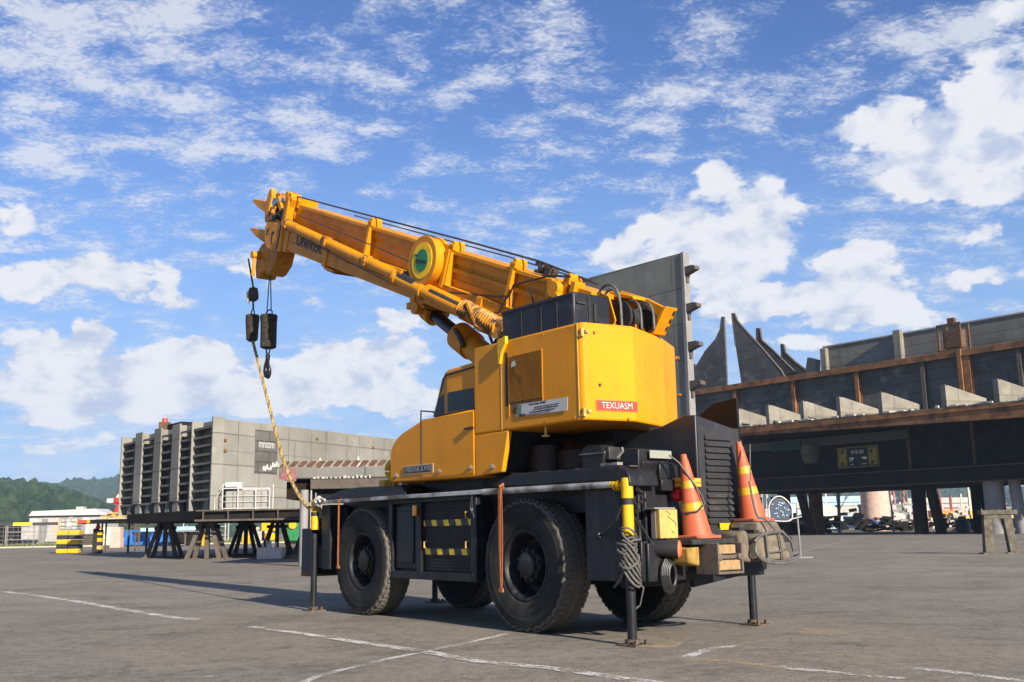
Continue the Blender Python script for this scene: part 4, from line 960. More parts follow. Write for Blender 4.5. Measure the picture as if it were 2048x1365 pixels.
far('dark heap beside the white hoop stand', 'scrap_heap', 'scrap', 1620, 128, 4.0, 2.0, 0, DKST, 'pile')
far('pale heap of white offcuts left of the dark column pair', 'scrap_heap', 'scrap', 1785, 150, 6, 3.4, .6, WHTD, 'pile')
far('bundle of reddish poles behind the pale offcuts', 'pole_bundle', 'poles', 1790, 165, 4.5, 8.0, 0, surf('reddish_pole', (.45, .13, .10), .7), 'poles')
far('dark heap right of the blue pallets', 'scrap_heap', 'scrap', 1792, 130, 5, 2.0, 0, DKST, 'pile')
far('orange crate behind the dark column pair', 'far_crate', 'crate', 1880, 160, 5, 1.0, 1.8, surf('orange_sheet', (.6, .22, .05), .7), 'crate')
far('yellowish heap of planks right of the gas tank', 'scrap_heap', 'scrap', 1945, 150, 8, 3.2, .4, YELF, 'pile')
far('dark heap before the large grey column', 'scrap_heap', 'scrap', 1950, 120, 5, 2.6, 0, DKST, 'pile')
far('pale crate behind the rusty posts at the left end', 'far_crate', 'crate', 1545, 150, 4, 2.2, .9, WHTD, 'crate')
far('bundle of white poles left of the rusty square post', 'pole_bundle', 'poles', 1530, 155, 4, 7, 0, WHTD, 'poles')
far('bundle of grey poles right of the gas tank', 'pole_bundle', 'poles', 1962, 160, 4, 8, 0, PNKC, 'poles')
far('low grey crate in front of the pinkish pipe', 'far_crate', 'crate', 1755, 160, 7, 3.4, .2, GRAYP, 'crate')
far('low white crate between the rusty post and the pinkish pipe', 'far_crate', 'crate', 1688, 170, 4, 1.4, 2.6, WHTD, 'crate')
far('long dark low crate beneath the left part of the ship section', 'far_crate', 'crate', 1560, 125, 5, 1.8, 0, DKST, 'crate')
random.seed(77)
REDP = surf('dull_red_pole', (.24, .06, .045), .7)
SETS = (('slender grey pole standing in the far yard beyond the ship section', 'grey poles in the far yard', GRAYP, 14), ('slender dull red pole standing in the far yard beyond the ship section', 'red poles in the far yard', REDP, 7), ('slender pale pole standing in the far yard beyond the ship section', 'pale poles in the far yard', CREAM, 9))
for lab, grp, mt_, n_ in SETS:
    for i in range(n_):
        px = random.uniform(1500, 2040); y = random.uniform(125, 200); q = MB().tube([(0, 0, 0), (random.uniform(-.5, .5), 0, random.uniform(4, 9))], random.uniform(.10, .22), 6)
        if random.random() < .4: q.box(-1.2, 1.2, -.1, .1, 3.2, 3.45)
        q = q.build('far_pole', mt_, None); q.location = ((px - 1024) / 2050 * y, y, 0); tag(q, lab, 'pole', grp)
for lab, grp, mt_, n_, zz in (('small dark heap of scrap on the ground beyond the ship section', 'dark scrap heaps in the far yard', DKST, 14, 0), ('small brown heap of steel offcuts beyond the ship section', 'brown scrap heaps in the far yard', BRST, 9, .3), ('small pale heap of sheet offcuts beyond the ship section', 'pale scrap heaps in the far yard', WHTD, 7, 1.0)):
    for i in range(n_):
        px = random.uniform(1490, 2040); y = random.uniform(118, 175); w_ = random.uniform(1.4, 3.4); h_ = random.uniform(.8, 2.2); q = MB()
        for j in range(9):
            a, c_ = random.uniform(-w_ / 2, w_ / 2), random.uniform(0, h_ * .8) + zz; q.box(a - w_ * .16, a + w_ * .16, random.uniform(-.6, .2), .6, c_, c_ + h_ * .2, 0, Matrix.Rotation(random.uniform(-.25, .25), 4, 'Y'))
        q = q.build('scrap_heap', mt_, None, smooth=0); q.location = ((px - 1024) / 2050 * y, y, 0); tag(q, lab, 'scrap', grp)
gt = thing('gas_tank', 'blue-grey upright tank with a pale cap under the ship section', 'tank', (47.2, 110, 0))
MB().lathe([(.3, 0), (.74, .1), (.76, 1.0), (.6, 1.25), (.3, 1.35)], (0, 0, 0), (0, 0, 1), 20).build('tank_body', surf('blue_grey_tank', (.045, .06, .09), .5), gt); MB().lathe([(.35, 1.3), (.38, 1.35), (.38, 1.65), (.3, 1.7)], (0, 0, 0), (0, 0, 1), 16).build('cap', GRAYP, gt)
q = MB().box(-9, 9, -.1, 8, 0, 5.2).prism([(-9.4, 5.2), (9.4, 5.2), (8, 6.4), (-8, 6.4)], 'y', -.4, 8.4).box(-6, -3, -.15, -.1, .4, 4).box(1, 5, -.15, -.1, .4, 4).build('far_shed', WHTD, None, smooth=0); q.location = (95, 230, 0); tag(q, 'pale low shed far beyond the columns on the right', 'shed')
q = MB().box(-14, 14, -.1, 8, 0, 6.2).prism([(-14.4, 6.2), (14.4, 6.2), (13, 7.6), (-13, 7.6)], 'y', -.4, 8.4).box(-9, -3, -.15, -.1, .4, 4).box(4, 9, -.15, -.1, .4, 4).build('far_shed', BLUEP, None, smooth=0); q.location = (78, 250, 0); tag(q, 'long pale blue shed seen behind the pinkish pipe', 'shed')
# bare shrubs
def shrub(x, y, h, label):
    t = thing('bare_shrub', label, 'shrub', (x, y, 0))
    mb = MB()
    def grow(p, d, l, r, n):
        e = p + d * l; mb.tube([p, e], [r, r * .65], 5)
        if n:
            for _ in range(3):
                grow(e, (d + Vector((random.uniform(-.7, .7), random.uniform(-.7, .7), random.uniform(-.1, .5)))).normalized(), l * random.uniform(.6, .8), r * .62, n - 1)
    grow(Vector((0, 0, 0)), Vector((.05, 0, 1)), h * .35, .14, 4)
    mb.build('trunk', BRST, t)
shrub(43.5, 140, 8.0, 'bare branching shrub behind the white crate under the ship section'); shrub(58.5, 155, 8.5, 'bare branching shrub beside the reddish poles')
# ------------------------------------------------------------------ the crane
# crane frame: x forward, y to its left (towards the photograph's side), z up
OX, OY = 0.14436, 11.71083
CH = R(128.3)
CM = Matrix.Translation((OX, OY, 0)) @ Matrix.Rotation(CH, 4, 'Z')
def W(x, y, z): return CM @ Vector((x, y, z))
cr = thing('mobile_crane', 'yellow and black four-wheeled mobile crane with its boom raised to the left', 'crane', (OX, OY, 0), CH)

# ---- wheels
def tyre_mesh():
    n = 144; Rr = 0.735; mb = MB()
    # half profile from the inner bead over the tread to the outer bead: (radius, offset from the wheel centre along y)
    P = [(0.385, -.16), (.45, -.19), (.58, -.205), (.655, -.205), (.70, -.20), (.722, -.19), (.733, -.15), (.735, -.06), (.725, -.052), (.725, -.040), (.735, -.032), (.735, .032), (.725, .040), (.725, .052), (.735, .06), (.733, .15), (.722, .19), (.70, .20), (.655, .205), (.648, .202), (.640, .206), (.58, .205), (.572, .201), (.566, .204), (.47, .198), (.455, .19), (.44, .19), (.42, .178), (.385, .16)]
    def rad(i, j):
        r, y = P[i]
        ph = j % 4
        zig = 1 if (j // 2) % 2 else -1
        if abs(y) in (.19, .20) and ph < 2: return 0.978
        if abs(y) == .15 and ph < 2: return 0.980
        return 1.0
    mis = [1 if min(P[i][0], P[i + 1][0]) >= .698 else 0 for i in range(len(P) - 1)]
    mb.lathe([(r, y) for r, y in P], (0, 0, 0), (0, 1, 0), n, rad=rad, closed=False, mis=mis)
    # zig-zag shoulder blocks
    for k in range(60):
        a = 2 * math.pi * k / 60
        T = Matrix.Rotation(a, 4, 'Y')
        for s in (-1, 1):
            for m_ in (0, 1):
                q = .018 * (1 if m_ else -1)
                mb.hexa([(-.030 + q, s * (.066 + .045 * m_), .728), (.022 + q, s * (.066 + .045 * m_), .728), (.022 - q * .2, s * (.108 + .06 * m_), .728), (-.030 - q * .2, s * (.108 + .06 * m_), .728),
                         (-.028 + q, s * (.066 + .045 * m_), .747), (.020 + q, s * (.066 + .045 * m_), .745), (.020 - q * .2, s * (.108 + .06 * m_), .745), (-.028 - q * .2, s * (.108 + .06 * m_), .744)], 1, T)
    return mb
def make_wheel():
    w = MB()
    w.lathe([(.392, .155), (.405, .168), (.39, .18), (.37, .175), (.345, .14), (.33, .0), (.31, -.05), (.26, -.06), (.21, -.02), (.205, .04), (.20, .10)], (0, 0, 0), (0, 1, 0), 40, closed=False)
    w.lathe([(.392, -.155), (.37, -.175), (.3, -.1), (.05, -.1)], (0, 0, 0), (0, 1, 0), 32, closed=False)
    o = w.build('wheel', RIM, cr)
    tyre_mesh().build('tyre', [RUB, TREAD], o, smooth=28)
    h = MB(); h.lathe([(.2, -.02), (.205, .08), (.19, .11), (.15, .12), (.145, .15), (.12, .165), (.02, .17)], (0, 0, 0), (0, 1, 0), 28)
    for i in range(10):
        a = 2 * math.pi * i / 10; h.cyl((.175 * math.cos(a), .11, .175 * math.sin(a)), (.175 * math.cos(a), .14, .175 * math.sin(a)), .02, n=6)
    h.build('hub', RIM, o)
    return o
w0 = make_wheel()
def put_wheel(o, x, y, rz, spin):
    o.location = (x, y, .738); o.rotation_euler = (0, spin, rz)
put_wheel(w0, .11, -.205, 0, .2)
for (x, y, rz, sp_) in ((3.74, -.205, 0, 1.1), (.11, -1.87, math.pi, .4), (3.74, -1.87, math.pi, 2.0)):
    c = w0.copy(); COL.objects.link(c); put_wheel(c, x, y, rz, sp_)
    for ch in list(w0.children):
        d = ch.copy(); COL.objects.link(d); d.parent = c

# ---- carrier
mb = MB()
mb.box(-1.6, 5.0, -1.35, -.62, .62, 1.30); mb.box(.8, 3.05, -1.95, -.45, .60, 1.45); mb.box(-1.55, 4.8, -1.9, -.30, 1.30, 1.58)
mb.box(-1.1, -.72, -1.95, -.45, .7, 1.5); mb.box(4.5, 5.25, -1.95, -.2, .75, 1.5)
mb.cyl((.11, -1.7, .738), (.11, -.35, .738), .13, n=16); mb.cyl((3.74, -1.7, .738), (3.74, -.35, .738), .13, n=16); mb.lathe([(.1, -.3), (.26, -.12), (.26, .12), (.1, .3)], (.11, -1.0, .738), (0, 1, 0), 16); mb.lathe([(.1, -.3), (.26, -.12), (.26, .12), (.1, .3)], (3.74, -1.0, .738), (0, 1, 0), 16)
mb.build('chassis', BLK, cr, bevel=.015)
def fender(x0, x1, y0, y1, z, tip):
    s = .07
    pts = [(x0, z - .20), (x0 + .02, z - .09), (x0 + .07, z - .03), (x0 + .16, z), (x1 - tip, z + .02), (x1 - tip * .5, z - .01), (x1, z - .09), (x1, z - .115), (x1 - tip * .7, z - .125), (x0 + .30, z - .135), (x0 + .16, z - .15), (x0 + .08, z - .20)]
    return MB().prism(pts, 'y', y0, y1).build('fender', BLK, cr, bevel=.012)
fender(-1.72, .55, -.34, .07, 1.745, .5); fender(2.45, 4.68, -.62, .07, 1.735, .9)
fender(-.95, .75, -2.0, -1.45, 1.70, .5); fender(2.45, 4.68, -2.1, -1.45, 1.715, .9)
MB().box(-1.60, .2, -.60, -.05, 1.748, 1.758).build('deck_mat', BRST, cr)
# tool cabinet between the wheels
cb = MB()
cb.box(1.05, 3.06, -.60, -.13, .56, 1.54)
for (a, b_, c, d) in ((1.05, 1.17, .52, 1.58), (2.27, 2.38, .60, 1.50), (2.97, 3.07, .52, 1.58), (1.17, 2.97, .52, .62), (1.17, 2.97, 1.50, 1.58)): cb.box(a, b_, -.13, -.045, c, d)
cb = cb.build('tool_cabinet', BLK, cr, bevel=.008)
dp = MB().box(2.42, 2.93, -.128, -.085, .65, 1.47); dp.box(2.48, 2.87, -.085, -.068, .72, 1.40); dp.build('cabinet_door', BLK, cb, bevel=.012)
rb = MB(); rb.box(1.18, 2.26, -.128, -.11, .63, 1.49)
for i in range(22): rb.box(1.18, 2.26, -.112, -.095, .645 + .0385 * i, .645 + .0385 * i + .02)
rb.build('ribbed_panel', BLKM, cb, smooth=0)
HAZ = stripes('hazard_stripes', (.82, .56, .01), (.02, .02, .022), 0, .268, -.35, 2, .32, .42)
for z_ in (1.195, .835): MB().box(1.19, 2.25, -.094, -.082, z_, z_ + .075).build('hazard_stripe', HAZ, cb)
for x_, z_ in ((1.28, 1.275), (1.28, .915), (2.2, .915)): MB().tube([(x_, -.10, z_), (x_, -.055, z_ + .01), (x_, -.055, z_ + .08), (x_, -.10, z_ + .09)], .012, 6).build('pull_handle', YELF, cb)
MB().box(2.33, 2.41, -.04, .0, 1.33, 1.47).build('marker_light', AMB, cb, bevel=.012)
# turntable and the dark machinery under the housing
mb = MB(); mb.cyl((.9, -1.0, 1.58), (.9, -1.0, 1.95), .78, n=40); mb.cyl((.9, -1.0, 1.95), (.9, -1.0, 2.26), .62, n=40); mb.box(-.5, .3, -1.5, -.9, 2.12, 2.26)
mb.build('turntable', BLKM, cr, bevel=.01)
mb = MB(); mb.lathe([(.05, 0), (.3, .02), (.32, .4), (.2, .5), (.05, .52)], (-.15, -.75, 1.62), (0, 0, 1), 20); mb.box(.1, .5, -1.15, -.75, 1.6, 2.2); mb.lathe([(.05, 0), (.22, .02), (.22, .5), (.05, .52)], (.25, -.5, 1.6), (0, 0, 1), 16)
mb.build('slew_gearbox', surf('void_shade_yellow', (.016, .008, .003), .6, var=.4, vs=6), cr)  # near-black tone, shade of the void under the housing put into it

# ---- outriggers
FOOTM = surf('dirty_foot_plate', (.075, .055, .038), .85, var=.3, vs=9, dirt=(.17, .125, .07), damt=.7, dscale=9)
def outrigger(x, y, side, top=1.6, elbow=True):
    hb = MB()
    if side == 'rear': hb.box(x + .19, x + .70, y - .45, y - .06, .60, 1.54)
    elif side == 'front': hb.box(x - .38, x - .12, y - .6, y - .05, .60, 1.54); hb.box(x + .12, x + .46, y - .5, y - .02, .52, 1.20); hb.box(x - .3, x + .14, y - .5, y - .1, .62, .95)
    else: hb.box(x - .15, x + .15, y, y + .9, .62, .95)
    h = hb.build('outrigger', BLKR if side == 'rear' else BLK, cr, bevel=.012)
    MB().cyl((x, y, .05), (x, y, 1.12), .047, n=18).cyl((x, y, .05), (x, y, .30), .043, n=18).build('jack_leg', BLK, h)
    fp = MB(); fp.box(x - .16, x + .11, y - .12, y + .12, .0, .018); fp.cyl((x, y, .022), (x, y, .06), .075, n=14)
    for s in (-1, 1): fp.box(x - .13, x - .10, y + s * .07 - .015, y + s * .07 + .015, .018, .06)
    fp.build('foot_plate', FOOTM, h)
    return h
hr = outrigger(-1.64, .04, 'rear')
MB().cyl((-1.64, .04, 1.06), (-1.64, .04, 1.36), .058, n=18).cyl((-1.64, .04, 1.425), (-1.64, .04, 1.595), .062, n=18).lathe([(.062, 0), (.055, .03), (.02, .04)], (-1.64, .04, 1.595), (0, 0, 1), 18).build('yellow_sleeve', YELS, hr)
MB().cyl((-1.64, .04, 1.36), (-1.64, .04, 1.425), .060, n=18).build('black_collar', BLKM, hr)
MB().cyl((-1.64, .04, 1.555), (-1.43, .05, 1.57), .036, n=14).cyl((-1.56, .04, 1.556), (-1.53, .04, 1.558), .056, n=14).cyl((-1.50, .04, 1.556), (-1.47, .04, 1.558), .05, n=14).build('yellow_elbow', YELS, hr)
hf = outrigger(5.02, .05, 'front')
MB().cyl((5.02, .05, 1.18), (5.02, .05, 1.38), .058, n=16).cyl((5.02, .05, 1.44), (5.02, .05, 1.62), .058, n=16).build('yellow_sleeve', YELS, hf)
MB().cyl((5.02, .05, 1.38), (5.02, .05, 1.44), .06, n=16).build('black_collar', BLKM, hf)
MB().box(5.15, 5.47, -.455, .032, .49, .56).build('rusty_shoe', RUST, hf)
outrigger(-1.15, -2.42, 'right'); outrigger(5.0, -2.1, 'right')
# pipe rail along the flank
mb = MB(); mb.tube([(-1.44, .05, 1.57), (.4, .06, 1.575), (.75, .06, 1.578)], .036, 12); mb.box(.7, 4.86, .03, .09, 1.555, 1.605)
mb.build('flank_rail', surf('scuffed_aluminium', (.55, .54, .52), .45, .5, var=.12, vs=3, dirt=(.12, .10, .09), damt=.95, dscale=1.3, dlo=.42, dhi=.6), cr, bevel=.004)

# ---- cab and its door panel
mb = MB()
mb.prism([(2.79, 1.78), (2.80, 2.16), (2.74, 2.27), (2.64, 2.35), (2.50, 2.415), (2.02, 2.545), (.865, 2.575), (.865, 1.765)], 'y', -.78, .10)
cab = mb.build('cab', YEL, cr, bevel=.018)
MB().prism([(1.80, 2.55), (1.585, 3.06), (1.55, 3.115), (1.48, 3.14), (.868, 3.165), (.868, 2.578)], 'y', -.74, .065).build('cab_top', YEL, cab, bevel=.03, seg=3)
MB().prism([(1.475, 2.595), (1.462, 2.845), (.925, 2.84), (.905, 2.59)], 'y', .066, .071).build('side_window', GLASS, cab)
MB().prism([(1.745, 2.572), (1.68, 2.77), (1.655, 2.80), (1.565, 2.835), (1.56, 2.59)], 'y', .066, .071).build('side_window', GLASS, cab)
MB().add([(1.775, -.68, 2.64), (1.775, .0, 2.64), (1.615, .0, 3.02), (1.615, -.68, 3.02), (1.765, -.68, 2.635), (1.765, .0, 2.635), (1.605, .0, 3.015), (1.605, -.68, 3.015)], [(0, 1, 2, 3), (4, 7, 6, 5), (0, 4, 5, 1), (1, 5, 6, 2), (2, 6, 7, 3), (3, 7, 4, 0)]).build('windshield', GLASS, cab)
mb = MB(); mb.tube([(1.52, .072, 2.58), (1.50, .072, 2.98), (1.515, .072, 3.03)], .013, 6); mb.tube([(1.765, .070, 2.58), (1.565, .070, 3.03), (1.50, .070, 3.075), (.90, .070, 3.095)], .013, 6); mb.tube([(1.79, .072, 2.57), (.9, .073, 2.585)], .008, 5)
mb.build('window_seal', INK, cab)
mb = MB(); mb.box(2.016, 2.030, .1, .1035, 1.79, 2.54); mb.box(2.0, 2.016, .1, .104, 1.80, 2.52)
mb.build('door_seam', YELF, cab)
MB().box(.872, 2.0, .1, .108, 1.80, 2.55).build('cab_door', YEL, cab, bevel=.004)
mb = MB(); mb.box(.875, 1.03, .108, .14, 2.335, 2.357); mb.cyl((.89, .1, 2.345), (.89, .15, 2.345), .02, n=10); mb.build('door_handle', BLK, cab)
mb = MB()
for x_, z_ in ((2.62, 1.86), (1.60, 1.86), (.50, 1.855), (.93, 1.87)): mb.box(x_ - .03, x_ + .03, .1, .125, z_ - .012, z_ + .012); mb.cyl((x_, .1, z_ + .02), (x_, .13, z_ + .02), .012, n=8)
mb.build('latch', STEEL, cab)
npl = MB().box(1.74, 2.43, .104, .112, 1.862, 1.974).build('name_plate', surf('plate_rim', (.62, .48, .28), .4), cab)
MB().box(1.752, 2.418, .112, .114, 1.872, 1.964).build('name_plate_face', INK, cab)
Tn = frame((2.10, .1145, 1.918), (-1, 0, 0), (0, 0, 1))
LG = surf('grey_lettering', (.20, .20, .22), .6, var=.3, vs=30)
MB().text('MRSFNCIOVII', Tn, .098, .0015, 0, .98).box(1.765, 1.80, .1142, .1155, 1.876, 1.96).build('lettering', LG, cab)
# front left-overs seen past the cab: hand rails and the yellow hose bundle
mb = MB(); mb.tube([(2.35, -.1, 2.46), (2.42, -.15, 2.72), (2.0, -.2, 2.66), (1.9, -.2, 2.58)], .012, 6); mb.tube([(2.86, -.1, 2.2), (2.86, -.15, 2.36), (2.80, -.2, 2.38)], .016, 6); mb.tube([(3.25, -.2, 1.78), (3.25, -.2, 2.17), (2.8, -.2, 2.2)], .012, 6)
mb.build('grab_rail', GRAYP, cab)
mb = MB(); mb.lathe([(.02, 0), (.07, .02), (.07, .07), (.02, .1)], (1.95, -.12, 2.58), (0, 0, 1), 12); mb.build('mirror_stub', BLKM, cab)
mb = MB(); random.seed(9)
for i in range(9):
    cx_, cz_ = 3.08 + random.uniform(-.08, .08), 1.98 + random.uniform(-.04, .05); rr = random.uniform(.10, .2)
    mb.tube([(cx_ + rr * math.cos(a * .55), -.25 + .03 * i - .1, cz_ + rr * .75 * math.sin(a * .55)) for a in range(12)], .022, 6)
mb.build('hose_bundle', YELS, cr)

# ---- machinery housing behind the cab
PROF = [(.865, .10), (-1.02, .10), (-1.075, .085), (-1.105, .04), (-1.11, .0), (-1.22, -.55), (-.90, -1.36), (-.56, -1.93), (.865, -1.93)]
hs = MB().prism([p for p in PROF if True], 'z', 2.262, 3.32).build('machinery_housing', YEL, cr, bevel=.022, seg=3, smooth=9)
MB().prism([(.862, 1.775), (.40, 1.80), (.36, 1.9), (.27, 2.258), (.862, 2.258)], 'y', -.75, .03).box(2.9, 4.3, -1.6, -.66, 1.58, 1.80).box(1.2, 2.6, -1.5, -.3, 1.58, 1.77).box(3.1, 3.3, -.6, -.4, 1.6, 1.86).build('under_deck_infill', BLK, cr)  # first prism is a black bulkhead added to hide the sunlit cab back
MB().box(3.6, 3.75, -.55, -.3, 1.76, 1.86).box(3.0, 3.15, -.5, -.3, 1.78, 1.88).tube([(3.2, -.2, 1.7), (3.1, -.2, 1.9), (2.9, -.2, 2.0)], .03, 6).build('yellow_fitting', YELS, cr)
col = MB().prism([(.862, 1.765), (.345, 1.79), (.325, 1.84), (.205, 2.26), (.862, 2.26)], 'y', .035, .098).build('housing_skirt', YEL, hs, bevel=.012)
mb = MB(); mb.box(.318, .326, .098, .104, 2.27, 3.31); mb.box(-1.03, -1.016, .097, .104, 2.27, 3.315); mb.prism([(.86, 3.0), (.86, 3.32), (.45, 3.325)], 'y', .099, .106) if False else None
mb.build('panel_seam', YELF, hs)
# flat dark bar, slot shade put into its colour, and the yellow hook plate
MB().box(.195, .245, .099, .1035, 2.54, 3.17).build('vertical_slot_shade', ACCU, hs)
MB().prism([(.33, 3.335), (.17, 3.36), (.17, 3.27), (.255, 3.17), (.29, 3.04), (.32, 3.04), (.335, 3.2)], 'y', .105, .15).build('hook_plate', YELS, hs, bevel=.008)
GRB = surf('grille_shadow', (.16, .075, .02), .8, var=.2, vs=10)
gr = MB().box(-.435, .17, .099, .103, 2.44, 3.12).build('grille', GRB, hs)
mb = MB()
for i in range(30):
    z_ = 2.585 + .0178 * i
    mb.hexa([(-.43, .103, z_), (.165, .103, z_), (.165, .112, z_ - .004), (-.43, .112, z_ - .004), (-.43, .103, z_ + .006), (.165, .103, z_ + .006), (.165, .112, z_ + .003), (-.43, .112, z_ + .003)])
for i in range(16): mb.box(-.43 + .039 * i, -.424 + .039 * i, .103, .107, 2.57, 3.12)
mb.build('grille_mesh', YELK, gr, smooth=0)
MB().box(-.44, .175, .103, .109, 3.11, 3.125).box(-.44, -.43, .103, .109, 2.44, 3.11).box(.165, .175, .103, .109, 2.42, 3.11).build('grille_frame', YEL, gr)
MB().add([(.12, .115, 2.98), (.02, .115, 2.99), (.04, .115, 3.055), (.10, .115, 3.04)], [(0, 1, 2, 3)]).build('white_tag', WHT, gr)
st = MB().hexa([(-.85, .108, 2.385), (.03, .108, 2.40), (.03, .112, 2.40), (-.85, .112, 2.385), (-.86, .108, 2.53), (.02, .108, 2.535), (.02, .112, 2.535), (-.86, .112, 2.53)]).build('notice_plate', WHT, hs)
mb = MB(); random.seed(12)
def dash(x0, x1, z, h):
    x = x0
    while x > x1:
        w = random.uniform(.010, .030); mb.box(x - w, x, .1122, .1135, z - h * random.uniform(.3, .6), z + h * random.uniform(.3, .6)); x -= w + random.uniform(.003, .009)
dash(-.20, -.38, 2.515, .018); dash(-.40, -.49, 2.515, .030); dash(-.30, -.70, 2.475, .014); dash(-.28, -.68, 2.452, .016); dash(-.20, -.62, 2.425, .016); dash(-.06, -.55, 2.405, .008); dash(.0, -.12, 2.41, .03)
mb.build('print', INK, st)
MB().hexa([(-.05, .1122, 2.42), (.03, .1122, 2.42), (.03, .1132, 2.42), (-.05, .1132, 2.42), (-.07, .1122, 2.53), (.02, .1122, 2.53), (.02, .1132, 2.53), (-.07, .1132, 2.53)]).build('green_corner', surf('green_print', (.10, .19, .13), .6, var=.5, vs=40), st)
# rear nameplate on the first rear facet
fx = Vector((-.11, -.55, 0)).normalized()
fo = Vector((-1.11, 0, 0))
Tr = frame(fo + fx * .32 + Vector((0, 0, 2.425)) + Vector((-.98, .2, 0)) * .004, fx, (0, 0, 1))
rp_ = MB().box(-.265, .265, -.058, .058, -.002, .004, 0, Tr).build('rear_plate', surf('plate_edge', (.30, .12, .02), .5), hs)
MB().box(-.255, .255, -.050, .050, .004, .006, 0, Tr).build('red_face', REDL, rp_)
MB().text('TEXUASM', Tr @ Matrix.Translation((0, -.002, .008)), .098, .001, 0, .92).build('lettering', WHT, rp_)
for z_ in (2.36, 3.22):
    mb = MB(); mb.cyl((-1.09, .085, z_ - .05), (-1.09, .085, z_ + .03), .02, n=10); mb.box(-1.11, -1.04, .075, .106, z_ - .06, z_ - .045); mb.box(-1.13, -1.085, .02, .06, z_ - .02, z_ + .01); mb.build('hinge', YELF, hs)
mb = MB()
for (d_, z_) in ((.11, 2.645), (.06, 3.21), (.46, 2.29)): 
    p = fo + fx * d_; mb.cyl((p.x + .01, p.y, z_), (p.x - .018, p.y, z_), .016, n=10)
mb.cyl((-.56, -1.94, 2.72), (-.60, -1.96, 2.72), .014, n=8); mb.cyl((-.56, -1.94, 3.18), (-.60, -1.96, 3.18), .018, n=8)
mb.build('rivet', YELD, hs)
mb = MB(); mb.cyl((-.37, .02, 2.265), (-.37, .02, 2.16), .014, n=8); mb.cyl((-.37, .02, 2.16), (-.37, .02, 2.145), .045, n=12); mb.build('locking_pin', YELF, hs)

# ---- dark tank box on the housing roof
tb = MB().box(-.80, .50, -.62, -.06, 3.32, 3.735).build('tank_box', NAVY, cr, bevel=.022)
mb = MB()
for x_ in (.12, -.24, -.52): mb.box(x_ - .008, x_ + .008, -.062, -.052, 3.34, 3.70)
mb.box(-.79, .49, -.062, -.05, 3.69, 3.715); mb.box(-.812, -.80, -.30, -.28, 3.34, 3.70); mb.box(-.815, -.80, -.40, -.36, 3.42, 3.62); mb.box(-.82, -.80, -.23, -.10, 3.60, 3.62)
mb.build('tank_seam', BLKM, tb)

# ---- boom: its own frame, x along the boom, z across it
bo = MB()
bo.box(-.15, 8.4, -1.15, -.74, .16, .74)
boom = bo.build('boom', YELB, cr, bevel=.015)
boom.location = (0, 0, 3.2); boom.rotation_euler = (0, -R(22), 0)
MB().box(-.2, 8.05, -1.2, -.64, .742, .80).build('top_flange', YELB, boom, bevel=.008)
MB().box(-.1, 8.0, -.74, -.70, .62, .742).build('upper_web', YELB, boom)
mb = MB(); mb.box(.9, 8.5, -1.12, -.60, -.06, .30)
low = mb.build('telescope_section', YELB, boom, bevel=.02)
MB().box(1.0, 8.2, -.599, -.592, .115, .125).box(1.0, 8.2, -.600, -.590, .285, .30).build('weld_line', YELD, low)
MB().box(-.1, 3.3, -.739, -.69, .50, .56).box(1.35, 2.8, -.739, -.71, .38, .40).build('stiffener', YELB, boom)
for s_ in (5.3, 2.86, 1.37, .25):
    mb = MB(); mb.box(s_ - .035, s_ + .035, -.74, -.60, .26, .86); mb.prism([(s_ - .035, .3), (s_ - .035, .72), (s_ + .20, .3)], 'y', -.72, -.70); mb.box(s_ - .06, s_ + .06, -.80, -.60, .80, .88); mb.cyl((s_, -.80, .89), (s_, -.62, .89), .045, n=14)
    mb.build('rope_guide', YELB, boom, bevel=.006)
# stowed extension tubes along the flank
ex = MB().tube([(8.15, -.53, .405), (2.35, -.53, .125)], .088, 20).build('extension_tube', YELB, boom)
mb = MB(); mb.tube([(3.85, -.50, .205), (3.35, -.50, .18)], .10, 18); mb.build('grey_inset', BLKR, ex)
mb = MB(); mb.tube([(3.9, -.47, .17), (1.9, -.47, .06)], .085, 18); mb.tube([(3.95, -.47, .172), (3.86, -.47, .168)], .10, 18); mb.tube([(3.2, -.47, .13), (3.1, -.47, .125)], .105, 18)
mb.build('side_cylinder', YELB, ex)
MB().tube([(3.75, -.445, .20), (3.35, -.445, .18)], .05, 10).tube([(2.9, -.44, .17), (2.0, -.44, .12)], .04, 10).build('grey_pad', BLKR, ex)
random.seed(4)
mb = MB()
for i in range(16):
    a = 2.05 - .058 * i; mb.tube([(a, -.49 + .125 * math.sin(t * .7), .09 - i * .0042 + .125 * math.cos(t * .7)) for t in range(10)], .020, 6)
mb.tube([(2.1, -.49, .09), (1.15, -.49, .03)], .10, 14); mb.box(1.0, 1.25, -.6, -.38, -.10, .12); mb.tube([(1.9, -.40, .2), (1.7, -.36, .1), (1.55, -.37, -.02), (1.4, -.4, -.05)], .03, 6)
mb.build('tube_wrapping', YELD, ex)
mb = MB(); mb.tube([(1.3, -.44, .08), (1.05, -.44, .07)], .06, 10); mb.tube([(1.7, -.42, .15), (1.5, -.36, .05), (1.3, -.40, -.06), (1.15, -.45, -.25)], .022, 6)
mb.build('wrap_end', ACCU, ex)
for s_, z_ in ((8.1, .405), (6.45, .325), (5.0, .255), (3.85, .2)):
    mb = MB(); mb.cyl((s_ - .07, -.53, z_), (s_ + .07, -.53, z_), .105, n=16); mb.box(s_ - .05, s_ + .05, -.70, -.54, z_ - .06, z_ + .06)
    for q in range(5): mb.box(s_ - .09 + .035 * q, s_ - .07 + .035 * q, -.47 - .02 * (q % 2), -.42, z_ - .06 + .02 * q, z_ + .08 + random.uniform(-.03, .04))
    mb.build('tube_clamp', YELD if s_ > 4 else YELB, ex)
